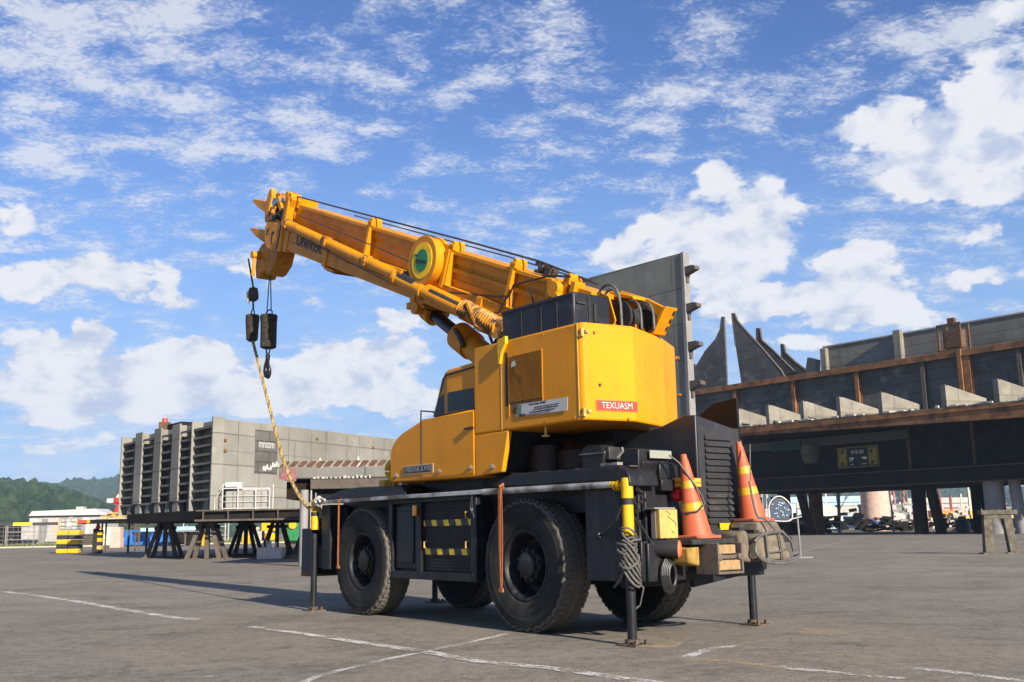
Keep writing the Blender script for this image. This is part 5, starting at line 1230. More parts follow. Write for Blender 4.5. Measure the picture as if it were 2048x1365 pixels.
for s_ in (6.55, 3.55, 1.9):
    mb = MB(); mb.box(s_ - .06, s_ + .06, -1.13, -.585, -.09, -.061); mb.box(s_ - .06, s_ + .06, -.60, -.575, -.09, .29); mb.box(s_ - .30, s_ + .04, -1.1, -.62, -.13, -.09); mb.build('wear_band', YELB, boom)
    MB().box(s_ - .34, s_ - .02, -1.05, -.64, -.145, -.128).build('wear_pad', INK, boom)
# rope reel disc on the flank
rl = MB(); rl.cyl((3.28, -.62, .55), (3.28, -.47, .55), .345, n=56); rl.cyl((3.28, -.47, .55), (3.28, -.44, .55), .365, n=56); rl.cyl((3.28, -.68, .55), (3.28, -.62, .55), .37, n=56)
rl = rl.build('rope_reel', YELB, boom, bevel=.006)
MB().cyl((3.28, -.44, .55), (3.28, -.433, .55), .262, n=48).build('yellow_ring', YDISC, rl)
MB().cyl((3.28, -.433, .55), (3.28, -.427, .55), .165, n=40).build('green_centre', GRNY, rl)
mb = MB(); mb.hexa([(3.12, -.427, .53), (3.42, -.427, .50), (3.42, -.423, .50), (3.12, -.423, .53), (3.13, -.427, .565), (3.42, -.427, .545), (3.42, -.423, .545), (3.13, -.423, .565)]); mb.box(3.36, 3.50, -.433, -.425, .59, .61)
mb.build('grease_mark', INK, rl)
mb = MB(); mb.box(2.86, 2.95, -.70, -.58, .25, .80); mb.box(2.92, 3.3, -.70, -.62, .80, .86); mb.build('reel_bracket', YELB, rl, bevel=.006)
# stencilled letters on the telescope section
Tb = frame((7.28, -.598, .185), (-1, 0, 0), (0, 0, 1))
MB().text('UNIVER', Tb, .27, .0015, 0, 1.12, .012).build('lettering', INK, boom)
# boom head
hd = MB()
hd.prism([(7.9, -.12), (8.30, -.17), (8.55, -.14), (8.70, -.02), (8.78, .16), (8.74, .30), (8.5, .36), (8.0, .36)], 'y', -.63, -.57); hd.prism([(7.9, -.12), (8.30, -.17), (8.55, -.14), (8.70, -.02), (8.78, .16), (8.74, .30), (8.5, .36), (8.0, .36)], 'y', -1.2, -1.14)
hd.box(7.85, 8.45, -1.14, -.63, -.08, .30); hd.prism([(7.95, .36), (8.05, .36), (8.05, .92), (7.92, .92)], 'y', -1.15, -.58); hd.box(7.7, 7.85, -1.2, -.58, -.1, .34)
head = hd.build('boom_head', YELB, boom, bevel=.012); head.location = (.42, 0, 0)
mb = MB(); mb.prism([(8.75, .28), (8.95, .30), (9.10, .60), (9.02, .92), (8.92, .95), (8.84, .80), (8.86, .55)], 'y', -.72, -.62); mb.prism([(8.75, .28), (8.95, .30), (9.05, .60), (9.00, .88), (8.92, .92), (8.84, .80), (8.86, .55)], 'y', -1.18, -1.08)
mb.box(8.0, 9.0, -.95, -.85, .84, .90); mb.box(8.1, 8.9, -.66, -.60, .33, .42); mb.prism([(8.1, .40), (8.25, .40), (8.75, .78), (8.65, .85)], 'y', -.75, -.66); mb.box(7.98, 8.08, -.70, -.55, .36, .98); mb.box(7.86, 7.96, -.68, -.53, .36, .90)
mb.build('head_cheek', YELB, head, bevel=.015)
mb = MB(); random.seed(14)
for i in range(34):
    x_, z_ = random.uniform(8.05, 8.95), random.uniform(.34, .92); y_ = random.uniform(-1.05, -.58)
    if z_ > .6 and x_ < 8.2: continue
    mb.box(x_, x_ + random.uniform(.04, .16), y_, y_ + random.uniform(.03, .08), z_, z_ + random.uniform(.03, .10))
mb.cyl((8.75, -1.1, .75), (8.75, -.7, .75), .15, n=20); mb.cyl((8.35, -1.1, .60), (8.35, -.7, .60), .12, n=20)
mb.build('head_fittings', YELD, head, smooth=25)
mb = MB(); mb.prism([(8.32, .22), (8.42, .16), (8.40, .02), (8.34, -.06), (8.30, -.04), (8.345, .04), (8.35, .12), (8.28, .17)], 'y', -.572, -.566); mb.prism([(8.56, .24), (8.66, .18), (8.64, .08), (8.58, .10)], 'y', -.572, -.566); mb.box(8.06, 8.10, -.572, -.562, -.12, .34)
mb.build('head_slot_shade', ACCU, head)  # flat brown-black marks painting the shade inside the cheek's cut-outs
mb = MB(); mb.lathe([(.02, -.3), (.20, -.28), (.20, -.22), (.14, -.2), (.14, .2), (.20, .22), (.20, .28), (.02, .3)], (8.62, -.88, .10), (0, 1, 0), 22); mb.lathe([(.02, -.26), (.15, -.24), (.15, .24), (.02, .26)], (8.80, -.88, .46), (0, 1, 0), 18)
mb.build('head_sheave', ACCU, head)
mb = MB(); random.seed(50)
for i in range(6): mb.tube(resample([(8.0 + .05 * i, -.60, .40), (8.25, -.56 - .02 * i, .52 + .03 * i), (8.55 - .04 * i, -.58, .44), (8.7, -.6, .34)], 10), .014, 5)
mb.build('head_hose', CABLEB, head)
for z_, s_, nm in ((.56, 9.0, 'horn'), (.01, 8.85, 'horn')):
    MB().prism([(s_, z_ - .09), (s_ + .45, z_ - .03), (s_ + .72, z_ + .05), (s_ + .74, z_ + .08), (s_ + .5, z_ + .11), (s_, z_ + .13)], 'y', -.92, -.62).build(nm, YELB, head, bevel=.01)
mb = MB(); mb.lathe([(.05, 0), (.08, .01), (.08, .05), (.05, .06)], (8.55, -.60, .72), (0, 1, 0), 16); mb.lathe([(.04, 0), (.05, .01), (.05, .04)], (8.15, -.56, .80), (0, 1, 0), 12); mb.build('lamp', CHROME, head)
mb = MB(); mb.prism([(7.98, .72), (7.86, .72), (7.80, .86), (7.86, .96), (7.98, .96)], 'y', -.74, -.56); mb.cyl((7.88, -.74, .9), (7.88, -.54, .9), .07, n=14); mb.build('rope_lug', YELB, head)
# lower sheave block under the head (hangs level)
Tl = Matrix.Rotation(R(22), 4, 'Y')
sb = MB(); org = Vector((8.72, 0, -.12))
def inv(x, z): 
    # crane axes -> boom axes offsets
    c, s = math.cos(R(22)), math.sin(R(22)); return (x * c + z * s, -x * s + z * c)
def lvl(pts): return [(org.x + inv(a, b)[0], org.z + inv(a, b)[1]) for a, b in pts]
sb.prism(lvl([(-.34, .05), (-.40, -.22), (-.30, -.42), (-.05, -.55), (.10, -.56), (.14, -.46), (.36, -.46), (.40, -.54), (.58, -.52), (.62, -.30), (.56, .0), (.35, .12), (0, .12)]), 'y', -1.05, -.70)
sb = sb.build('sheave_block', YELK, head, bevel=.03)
mb = MB(); q = lvl([(.42, -.10), (.45, -.30), (.48, -.50), (-.02, -.6), (.05, -.25)]); mb.cyl((q[0][0], -.72, q[0][1]), (q[0][0], -.54, q[0][1]), .07, n=16); mb.tube([(q[0][0], -.6, q[0][1]), (q[1][0], -.6, q[1][1]), (q[2][0], -.6, q[2][1])], .035, 8)
mb.build('side_pulley', YELB, head);
# ropes along the boom
def brope(pts, r, m_=None): return MB().tube(pts, r, 6).build('boom_rope', m_ or ROPEW, boom)
brope([(8.3, -.66, .93), (5.3, -.68, .95), (2.86, -.70, .97), (1.0, -.72, .97), (-.05, -.76, .90)], .014)
brope([(7.9, -.56, .62), (5.0, -.56, .52), (3.6, -.56, .45)], .010)
brope([(7.9, -.575, .30), (6.5, -.53, .20), (4.0, -.52, .06)], .008)
brope([(6.6, -1.0, .86), (2.0, -.98, .90), (.0, -.9, .88)], .010)
brope([(2.8, -.60, .20), (1.6, -.62, .38), (1.3, -.60, .44), (1.25, -.6, .60), (.6, -.62, .84), (.2, -.6, .9)], .014, CABLEB)
brope([(1.3, -.58, .46), (1.4, -.57, .2), (1.6, -.52, .12), (1.75, -.5, .1)], .013, CABLEB); brope([(.95, -.62, .62), (.75, -.62, .40), (.6, -.62, .22)], .012, CABLEB); brope([(1.2, -.58, .5), (1.0, -.57, .05), (1.1, -.54, -.1)], .012, CABLEB)
mb = MB(); random.seed(8)
for i in range(7): x_ = .78 + random.uniform(-.08, .16); mb.box(x_, x_ + .10, -.85, -.70, .80 + .02 * i, .84 + .02 * i)
mb.build('valve_cluster', ACCU, boom)
mb = MB(); mb.cyl((.38, -.76, .70), (.38, -.52, .70), .11, n=16); mb.cyl((.28, -.70, .62), (.28, -.50, .62), .06, n=12); mb.box(.1, .5, -.74, -.60, .50, .58); mb.box(.05, .14, -.74, -.58, .45, .86); mb.box(.45, .55, -.72, -.55, .55, .82)
mb.build('pivot_bracket', YELB, boom, bevel=.01)

# ---- lift cylinder
lc = MB(); p0, p1, p2 = Vector((1.0, -.85, 2.87)), Vector((2.48, -.85, 3.82)), Vector((3.25, -.85, 4.315)); dv = (p1 - p0).normalized()
lc.cyl(p0, p1, .175, n=28); lc.cyl(p1 - dv * .34, p1 + dv * .02, .205, n=28)
lift = lc.build('lift_cylinder', YELB, cr)
MB().cyl(p1 + dv * .02, p2, .095, n=24).build('piston_rod', surf('oily_rod', (.05, .055, .065), .18, .8), lift)
MB().cyl(p2 - dv * .16, p2 + dv * .06, .16, n=22).cyl(p2 + Vector((0, -.3, 0.02)), p2 + Vector((0, .28, .02)), .09, n=16).box(3.05, 3.5, -1.05, -.6, 4.36, 4.46).build('rod_eye', YELB, lift)
MB().tube([p1 + Vector((-.15, .19, .05)), p1 + Vector((-.3, .22, -.08)), p1 + Vector((-.36, .2, -.22))], .035, 8).build('grease_stain', ACCU, lift)
mb = MB()
for dx in (0, .06, .11): mb.tube([(1.15 + dx, -.55, 3.55), (.95 + dx, -.35, 3.42), (.75 + dx * .6, -.22, 3.34), (.68 + dx * .6, -.2, 3.20)], .020, 6)
mb.tube([(1.1, -.6, 3.72), (.66, -.3, 3.60), (.60, -.2, 3.32)], .018, 6)
mb.build('hydraulic_hose', CABLEB, cr)

# ---- winch and hoses at the boom foot
wn = MB()
wn.prism([(-.30, 3.322), (-.93, 3.322), (-1.15, 3.60), (-.80, 3.80), (-.38, 3.97), (-.25, 3.9)], 'y', -1.26, -1.21)
wn.prism([(-.20, 3.322), (-.62, 3.322), (-.72, 3.50), (-.62, 3.80), (-.42, 3.90), (-.2, 3.8)], 'y', -.80, -.75)
wn.prism([(-.93, 3.322), (-1.0, 3.322), (-1.22, 3.61), (-1.15, 3.62)], 'y', -1.30, -1.10); wn.box(-.9, -.2, -1.21, -.70, 3.322, 3.36); wn.box(-.30, -.2, -1.21, -.80, 3.34, 3.86); wn.prism([(-.42, 3.86), (-.80, 3.76), (-.80, 3.80), (-.40, 3.94)], 'y', -1.21, -1.0)
wn = wn.build('winch', YELB, cr, bevel=.008)
MB().lathe([(.20, 0), (.20, .03), (.13, .05), (.13, .34), (.20, .36), (.20, .39)], (-.74, -1.20, 3.53), (0, 1, 0), 28).build('winch_drum', BLKM, wn)
MB().lathe([(.02, -.02), (.10, .0), (.14, .05), (.14, .12), (.02, .12)], (-.93, -1.16, 3.48), (0, 1, 0), 24).build('winch_motor', surf('glossy_black', (.012, .012, .014), .18), wn)
mb = MB()
for (y_, x0, x1, zt, r_) in ((-.74, -.42, -.86, 3.93, .017), (-.80, -.46, -.80, 3.88, .014), (-.92, -.70, -1.00, 3.72, .015), (-1.04, -.78, -1.08, 3.70, .015)):
    mb.tube([(x0 + (x1 - x0) * (.5 - .5 * math.cos(math.pi * t / 12)), y_, 3.36 + (zt - 3.36) * math.sin(math.pi * t / 12) ** .5) for t in range(13)], r_, 8)
mb.tube([(-.2, -.62, 3.62), (-.45, -.70, 3.60), (-.66, -.72, 3.74)], .016, 6)
mb.build('winch_hose', surf('grey_hose', (.085, .08, .075), .6, var=.3, vs=10), wn)
mb = MB(); random.seed(2)
for i in range(26):
    x_, y_ = random.uniform(-.95, -.25), random.uniform(-1.1, -.66); mb.box(x_, x_ + random.uniform(.03, .09), y_, y_ + .05, 3.325, 3.34 + random.uniform(.02, .12))
mb.cyl((-.4, -.74, 3.62), (-.4, -.68, 3.62), .12, n=18); mb.box(-.6, -.3, -.74, -.70, 3.36, 3.55)
mb.build('winch_fittings', YELD, wn, smooth=0)
mb = MB()
for z_ in (3.40, 3.48, 3.56): mb.cyl((-1.02 - (z_ - 3.40) * .78, -1.27, z_), (-1.075 - (z_ - 3.40) * .78, -1.27, z_), .022, n=8)
mb.build('hole_shade_disc', INK, wn)  # solid black discs, the shade of bolt holes put into their colour

# ---- engine cover with its louvred rear face
def ecz(y, z): return z + (min(0, y + 1.0) * .19 if z > 1.9 else 0)
pts = [(-1.66, 2.32), (-1.50, 2.335), (-1.14, 2.235), (-.74, 2.165), (-.15, 2.06), (.40, 1.80), (.45, 1.55), (-1.0, 1.55), (-1.3, 1.02), (-1.66, 1.02)]
n_ = len(pts)
ec = MB(); ec.add([(a, -1.0, z) for a, z in pts] + [(a, -1.72, ecz(-1.72, z)) for a, z in pts], [tuple(range(n_)), tuple(range(2 * n_ - 1, n_ - 1, -1))] + [(i, i + n_, (i + 1) % n_ + n_, (i + 1) % n_) for i in range(n_)])
ec = ec.build('engine_cover', HOODM, cr, bevel=.014)
MB().box(-1.668, -1.661, -1.70, -1.02, 1.05, 2.20).build('rear_panel', BLKR, ec)
MB().box(-1.672, -1.668, -1.54, -1.13, 1.14, 2.13).build('louvre_gap_shade', INK, ec)  # flat black sheet, shade between the louvres put into its colour
for i in range(14):
    z_ = 1.165 + .069 * i
    MB().hexa([(-1.672, -1.55, z_), (-1.672, -1.12, z_), (-1.70, -1.12, z_ - .004), (-1.70, -1.55, z_ - .004), (-1.672, -1.55, z_ + .034), (-1.672, -1.12, z_ + .034), (-1.680, -1.12, z_ + .032), (-1.680, -1.55, z_ + .032)]).build('louvre', BLKR, ec)
MB().prism([(-1.05, 2.1), (-1.05, 2.41), (-1.27, 2.53), (-1.62, 2.56), (-1.62, 2.0)], 'y', -1.79, -1.755).build('side_fin', surf('sooty_black', (.006, .006, .008), .6, spec=.2), ec, bevel=.006)
MB().box(-1.70, -1.695, -1.44, -1.27, 1.045, 1.165).build('yellow_label', YELS, ec)

# ---- tail of the carrier
mb = MB(); mb.box(-1.72, -1.50, -1.95, -.05, .60, 1.0); mb.box(-1.60, -1.52, -1.0, -.25, 1.0, 1.52); mb.prism([(-.10, .60), (-.75, .60), (-.75, .52), (-1.95, .66), (-1.95, .98), (-.10, .98)], 'x', -1.76, -1.70)
mb.box(-1.50, -1.46, -.95, -.0, .54, 1.6)
mb.build('rear_bumper', BLK, cr, bevel=.012)
MB().box(-2.08, -1.70, -2.0, -.40, .955, 1.01).build('rear_step', BLKM, cr, bevel=.01)
mb = MB(); mb.prism([(-1.45, .64), (-1.45, 1.5), (-1.50, 1.56), (-1.53, 1.5), (-1.53, .60)], 'y', -.30, -.22); mb.build('mud_flap', BLKR, cr)
lh = MB(); lh.prism([(-1.60, 1.50), (-1.62, 1.93), (-1.40, 1.95), (-1.36, 1.52)], 'y', -.62, -.16); lh.box(-1.66, -1.5, -.70, -.42, 1.62, 1.78); lh.prism([(-1.46, 1.6), (-1.56, 1.62), (-1.62, 1.72), (-1.64, 1.80), (-1.46, 1.8)], 'y', -.68, -.20)
lh = lh.build('lamp_housing', BLK, cr, bevel=.012)
MB().box(-1.668, -1.660, -.60, -.28, 1.835, 1.915).build('reflective_plate', LICEN, lh)
mb = MB(); mb.tube([(-1.5, -.05, 1.94), (-1.56, .0, 1.90), (-1.5, .02, 1.84)], .014, 6); mb.box(-1.45, -1.2, -.1, -.02, 1.77, 1.80); mb.build('small_bracket', GRAYP, lh)
wb = MB().prism([(-.60, 1.76), (-.58, 1.98), (-.66, 2.04), (-.90, 2.03), (-.97, 1.95), (-.93, 1.76)], 'y', -.52, -.30).build('work_lamp', BLK, cr, bevel=.02)
MB().box(-1.02, -.955, -.50, -.32, 1.86, 2.0).build('lamp_lens', BLKR, wb, bevel=.01); MB().box(-.98, -.57, -.30, -.29, 1.935, 1.945).build('strap_line', GRAYP, wb)
mb = MB(); mb.box(-1.78, -1.60, -.92, -.60, 1.54, 1.635); al = mb.build('turn_light', AMB, cr, bevel=.012); MB().box(-1.79, -1.60, -.93, -.59, 1.583, 1.590).build('lens_joint', BRST, al); MB().box(-1.70, -1.55, -.60, -.40, 1.50, 1.62).build('light_bracket', BLK, al, bevel=.01)
mb = MB(); mb.lathe([(.07, 0), (.072, .05), (.062, .085), (.03, .10), (.005, .102)], (-1.66, -.66, 1.465), (-1, 0, 0), 24); tl = mb.build('tail_light', TAIL, cr); MB().cyl((-1.66, -.66, 1.465), (-1.52, -.66, 1.465), .05, n=16).build('light_cup', BRST, tl)
mb = MB(); mb.box(-1.78, -1.66, -.53, -.27, 1.02, 1.31); jb = mb.build('junction_box', YELF, cr, bevel=.008); MB().box(-1.78, -1.62, -.50, -.20, 1.315, 1.33).box(-1.72, -1.66, -.28, -.265, 1.02, 1.3).build('box_bracket', GRAYP, jb)
mb = MB(); random.seed(31)
for p in ([(-1.782, -.36, 1.30), (-1.782, -.42, 1.26), (-1.782, -.38, 1.24), (-1.782, -.49, 1.18), (-1.782, -.50, 1.14)], [(-1.782, -.43, 1.10), (-1.782, -.47, 1.07)]): mb.tube(p, .004, 4)
mb.build('scratch', BRST, jb)
q0, q1 = Vector((-1.66, -.22, .93)), Vector((-1.92, -.40, .915)); qd = (q1 - q0).normalized()
mb = MB(); mb.lathe([(.07, 0), (.085, .03), (.09, .24), (.092, .30)], q0, qd, 24); fl_ = mb.build('fog_lamp', BLKM, cr); MB().lathe([(.088, .301), (.07, .32), (.02, .33)], q0, qd, 24).build('orange_lens', PORNG, fl_)

# ---- odds and ends that break up the carrier: hoses, brackets, bolts, reflectors
mb = MB(); random.seed(41)
for i in range(9):
    y0 = random.uniform(-.55, -.10); mb.tube(resample([(-1.42, y0, 1.58 - .02 * i), (-1.52, y0 + random.uniform(-.1, .1), 1.45 - .05 * i), (-1.50, y0 - .12, 1.2 - .03 * i), (-1.46, y0 - random.uniform(.0, .2), .85 - .02 * i)], 14), random.uniform(.008, .014), 6)
mb.build('brake_hose', CABLEB, cr)
mb = MB()
for i in range(5): mb.tube(resample([(1.0, -.30 - .03 * i, 1.40), (.86, -.26, 1.2 - .05 * i), (.80, -.30, .95), (.9, -.35, .75)], 12), .014, 6)
for i in range(4): mb.tube(resample([(3.12, -.30 - .03 * i, 1.40), (3.22, -.26, 1.15), (3.2, -.30, .9 + .04 * i)], 10), .014, 6)
mb.build('axle_hose', CABLEB, cr)
for x_ in (1.11, 3.015):
    for z_ in (.60, 1.1, 1.52): MB().cyl((x_, -.045, z_), (x_, -.036, z_), .012, n=6).build('frame_bolt', BRST, cb)
mb = MB()
for z_ in (.68, 1.48): mb.cyl((-1.0, -.02, z_), (-1.0, -.008, z_), .014, n=6); mb.cyl((-1.40, -.02, z_), (-1.40, -.008, z_), .014, n=6)
mb.build('housing_bolt', BRST, hr)
for y_ in (-.12, -.30):
    q = MB(); q.prism([(.62, -1.46), (.95, -1.46), (.90, -1.62), (.70, -1.62)], 'y', y_ - .012, y_) if False else q.box(-1.60, -1.46, y_ - .012, y_, .62, .96)
    q.build('gusset', BLKR, cr)
mb = MB(); random.seed(19)
for i in range(10): x_ = random.uniform(-1.5, .3); y_ = random.uniform(-.5, -.05); mb.tube([(x_, y_, 1.76), (x_ + random.uniform(.05, .2), y_ + random.uniform(-.1, .1), 1.775), (x_ + random.uniform(.2, .35), y_, 1.762)], .009, 5)
mb.build('wire_end', CABLE, cr)
mb = MB()
for x_ in (.20, -.45, -.95):
    for z_ in (2.30, 3.28): mb.cyl((x_, .1, z_), (x_, .106, z_), .010, n=8)
for x_ in (2.70, 2.1, 1.94, .93):
    for z_ in (1.815,): mb.cyl((x_, .1, z_), (x_, .109, z_), .009, n=8)
mb.build('panel_bolt', YELD, hs)
# ------------------------------------------------------------------ hoist ropes, hook blocks and the tag line
def at_crane(o): o.parent = None; o.matrix_world = CM; return o
hx1, hx2 = 8.62, 9.36
rp = MB()
for dx in (-.035, .035): rp.tube([(hx1 + dx * .2, -.78, 6.12), (hx1 + dx * 2.6, -.78, 5.28)], .011, 6)
at_crane(rp.build('hoist_rope', ROPEW)); tag(COL.objects['hoist_rope'], 'pair of dark wire ropes holding the larger hook block', 'rope', 'hoist ropes')
rp = MB()
for dx in (-.018, .018): rp.tube([(hx2 - .08 + dx, -.62, 6.42), (hx2 + dx, -.78, 5.86)], .010, 6)
o = at_crane(rp.build('hoist_rope', ROPEW)); tag(o, 'pair of thin wire ropes holding the smaller hook block', 'rope', 'hoist ropes')
hb = thing('hook_block', 'large dark coil-wrapped hook block with a black hook below it', 'hook block', W(hx1, -.78, 4.55), CH)
MB().lathe([(.10, 0), (.145, .02), (.15, .12), (.155, .5), (.165, .60), (.15, .645), (.08, .65)], (0, 0, 0), (0, 0, 1), 28, rad=lambda i, j: 1 + .03 * math.sin(i * 5 + j)).build('block_body', COIL, hb)
MB().tube([(-.14, 0, .62), (-.13, 0, .70), (-.05, 0, .74), (.06, 0, .74), (.13, 0, .70), (.145, 0, .60)], .014, 8).build('upper_shackle', ROPEW, hb)
MB().tube([(-.075, 0, .02), (-.07, 0, -.06), (-.03, 0, -.11), (.03, 0, -.11), (.07, 0, -.06), (.075, 0, .02)], .014, 8).build('lower_ring', ROPEW, hb)
HOOKM = surf('dark_forged_steel', (.02, .022, .026), .35, .5, var=.3, vs=12)
mb = MB()
pt = [(0, 0, -.08), (0, 0, -.16), (.02, 0, -.24), (.065, 0, -.32), (.075, 0, -.42), (.04, 0, -.505), (-.02, 0, -.53), (-.07, 0, -.48), (-.085, 0, -.40), (-.075, 0, -.33)]
mb.tube(pt, [.03, .038, .042, .045, .05, .052, .05, .045, .035, .012], 14); mb.lathe([(.02, -.10), (.045, -.13), (.04, -.2)], (0, 0, 0), (0, 0, 1), 14); mb.prism([(-.075, -.36), (-.04, -.22), (.0, -.18), (.01, -.26), (-.05, -.40)], 'y', -.012, .012)
mb.build('hook', HOOKM, hb)
h2 = thing('hook_block', 'smaller dark wrapped hook block tied off with a yellow rope', 'hook block', W(hx2, -.78, 4.80), CH)
MB().lathe([(.06, 0), (.105, .03), (.115, .12), (.13, .42), (.125, .52), (.06, .54)], (0, 0, 0), (0, 0, 1), 26, rad=lambda i, j: 1 + .04 * math.sin(i * 4 + j * 2)).build('block_body', COIL, h2)
MB().tube([(-.08, 0, .50), (-.075, 0, .58), (-.03, 0, .63), (.03, 0, .63), (.075, 0, .58), (.08, 0, .50)], .013, 8).tube([(.0, 0, .63), (.01, 0, .80)], .012, 6).tube([(-.05, 0, .60), (-.03, 0, .78)], .008, 6).build('upper_shackle', ROPEW, h2)
mb = MB(); mb.lathe([(.05, .80), (.10, .84), (.105, .90), (.095, 1.0), (.08, 1.06), (.03, 1.08)], (0, 0, 0), (0, 0, 1), 16); mb.box(-.12, .12, -.05, .05, .82, .88); mb.build('swivel', ACCU, h2); MB().tube([(.0, .11, .98), (.01, .115, .86), (.03, .08, .75)], .026, 8).build('pale_clip', WHTD, h2)
# tag line: twisted rope down to the front jack
P = [(9.33, -.78, 4.80), (9.21, -.76, 4.70), (8.75, -.67, 4.22), (8.19, -.55, 3.70), (7.62, -.42, 3.18), (7.08, -.29, 2.70), (6.62, -.19, 2.32), (6.23, -.12, 2.02), (5.87, -.06, 1.79), (5.55, -.01, 1.62), (5.28, .03, 1.52), (5.09, .06, 1.49), (5.0, .11, 1.48)]
C = resample(P, 260)
mb = MB()
for s in range(3):
    path = []
    for i, p in enumerate(C):
        d = (C[min(i + 1, 259)] - C[max(i - 1, 0)]).normalized(); u = d.cross(Vector((0, 1, 0))).normalized(); v = d.cross(u)
        a = i * .62 + s * 2.094; path.append(p + (u * math.cos(a) + v * math.sin(a)) * .016)
    mb.tube(path, .0155, 6, mi=1 if s == 0 else 0)
mb.tube([(5.0, .11, 1.48), (4.95, .10, 1.50), (4.98, -.01, 1.50), (5.08, .0, 1.48), (5.08, .10, 1.47), (5.0, .12, 1.46)], .02, 6)
o = at_crane(mb.build('tag_rope', [surf('straw_rope', (.36, .245, .075), .85, var=.35, vs=18, dirt=(.10, .07, .03), damt=.6, dscale=14), surf('dark_rope_strand', (.17, .125, .06), .9, var=.4, vs=18)]))
tag(o, 'yellow and brown twisted rope running from the smaller hook block to the front jack', 'rope')
mb = MB(); random.seed(6)
for (cx_, cz_, r_) in ((4.86, 1.60, .055), (4.80, 1.63, .045), (4.90, 1.56, .04), (4.75, 1.60, .04), (4.82, 1.55, .035)):
    mb.lathe([(.01, -r_), (r_ * .8, -r_ * .6), (r_, 0), (r_ * .75, r_ * .7), (.01, r_)], (cx_, .10, cz_), (.3, .2, 1), 10, rad=lambda i, j: 1 + random.uniform(-.25, .25))
mb.tube([(4.80, .11, 1.62), (4.72, .11, 1.63), (4.62, .10, 1.61)], .018, 6)
o = at_crane(mb.build('white_rag', WHTD)); tag(o, 'dirty white rag knotted where the flank rail meets the front jack', 'rag')

# ------------------------------------------------------------------ orange straps
def strap(x, y, z0, z1, w, loop, label):
    mb = MB(); n = 14; vs = []
    for side in (0, 1):
        for i in range(n + 1):
            t = i / n; z = z0 + (z1 - z0) * t
            off = (loop * math.sin(math.pi * t) * (1 if side else -1)) * .5
            ww = w * (1 - .65 * t)
            for yy in (0, .006):
                vs.append((x + off - ww / 2, y + yy + side * .012, z)); vs.append((x + off + ww / 2, y + yy + side * .012, z))
    fs = []
    for side in (0, 1):
        b = side * (n + 1) * 4
        for i in range(n):
            q = b + i * 4
            for c0, c1 in ((0, 1), (1, 3), (3, 2), (2, 0)): fs.append((q + c0, q + c1, q + 4 + c1, q + 4 + c0))
    mb.add(vs, fs)
    mb.box(x - .035, x + .035, y, y + .02, z1 - .03, z1 + .01)
    mb.tube([(x, y - .045, z0 - .03), (x - w * .2, y - .03, z0 + .035), (x, y + .02, z0)], w * .3, 6)
    o = at_crane(mb.build('lashing_strap', STRAP)); return tag(o, label, 'strap', 'straps hanging from the flank rail')
strap(.36, .105, 1.62, .47, .048, .03, 'wide orange strap hanging from the rail over the rear wheel')
strap(4.18, .10, 1.58, .66, .018, .006, 'narrow orange strap hanging from the rail over the front wheel')

# ------------------------------------------------------------------ traffic cones on the rear step
def cone(name, label, base, tip, rb, hgt):
    t = thing('traffic_cone', label, 'cone', W(*base), CH, 'traffic cones on the rear step')
    ax = (Vector(tip) - Vector(base)); L = ax.length; ax.normalize()
    def r(h): return rb * .82 + (.040 - rb * .82) * (h / (L * .93))
    MB().lathe([(rb * .95, .015), (rb * .83, .03), (r(.04), .04), (r(L * .93), L * .93), (.034, L * .94), (.032, L - .01), (.024, L)], (0, 0, 0), ax, 36).build('cone_body', ORNG, t)
    for f0, f1 in ((.34, .43), (.60, .69)):
        MB().lathe([(r(L * f0) + .003, L * f0), (r(L * f1) + .003, L * f1)], (0, 0, 0), ax, 36, closed=False).build('reflective_band', CYEL, t)
    bm_ = MB(); s = rb
    bm_.prism([(-s, -s * .8), (-s * .8, -s), (s * .8, -s), (s, -s * .8), (s, s * .8), (s * .8, s), (-s * .8, s), (-s, s * .8)], 'z', 0, .035); bm_.build('cone_base', surf('dirty_cone_base', (.36, .10, .045), .8, var=.3, vs=8, dirt=(.16, .11, .09), damt=.9, dscale=7), t, bevel=.01)
    return t
cone('a', 'orange cone with two yellow bands standing left of the louvred panel', (-1.88, -.71, 1.012), (-1.86, -.57, 1.87), .185, .85)
cone('b', 'orange cone with two yellow bands standing on the timbers right of the louvred panel', (-1.84, -1.66, 1.175), (-1.80, -1.53, 2.04), .175, .85)

# ------------------------------------------------------------------ timbers and rope at the tail
def ctag(mb, name, mats, label, cat, group=None, bevel=0.0, **k):
    o = mb.build(name, mats, None, bevel=bevel, **k); at_crane(o); return tag(o, label, cat, group)
GW = 'timber blocks on the crane tail'
ctag(MB().hexa([(-2.20, -.97, .70), (-1.90, -.97, .70), (-1.90, -.64, .70), (-2.20, -.64, .70), (-2.20, -.97, .80), (-1.90, -.97, .80), (-1.90, -.64, .80), (-2.20, -.64, .80)]), 'timber_block', WOODL, 'pale lower timber block with split end in the steel channel', 'timber', GW, .008)
ctag(MB().box(-2.18, -1.90, -.93, -.64, .86, .95), 'timber_block', WOODL, 'pale upper timber block just below the left traffic cone', 'timber', GW, .008)
ctag(MB().hexa([(-2.02, -.57, .74), (-1.80, -.57, .74), (-1.80, -.40, .76), (-2.02, -.40, .78), (-2.02, -.57, .94), (-1.80, -.57, .95), (-1.80, -.38, .94), (-2.02, -.40, .93)]), 'timber_block', surf('yellow_stained_wood', (.27, .165, .03), .8, var=.4, vs=9, dirt=(.12, .08, .03), damt=.8, dscale=9), 'yellow-stained timber block beside the orange round lamp', 'timber', GW, .02)
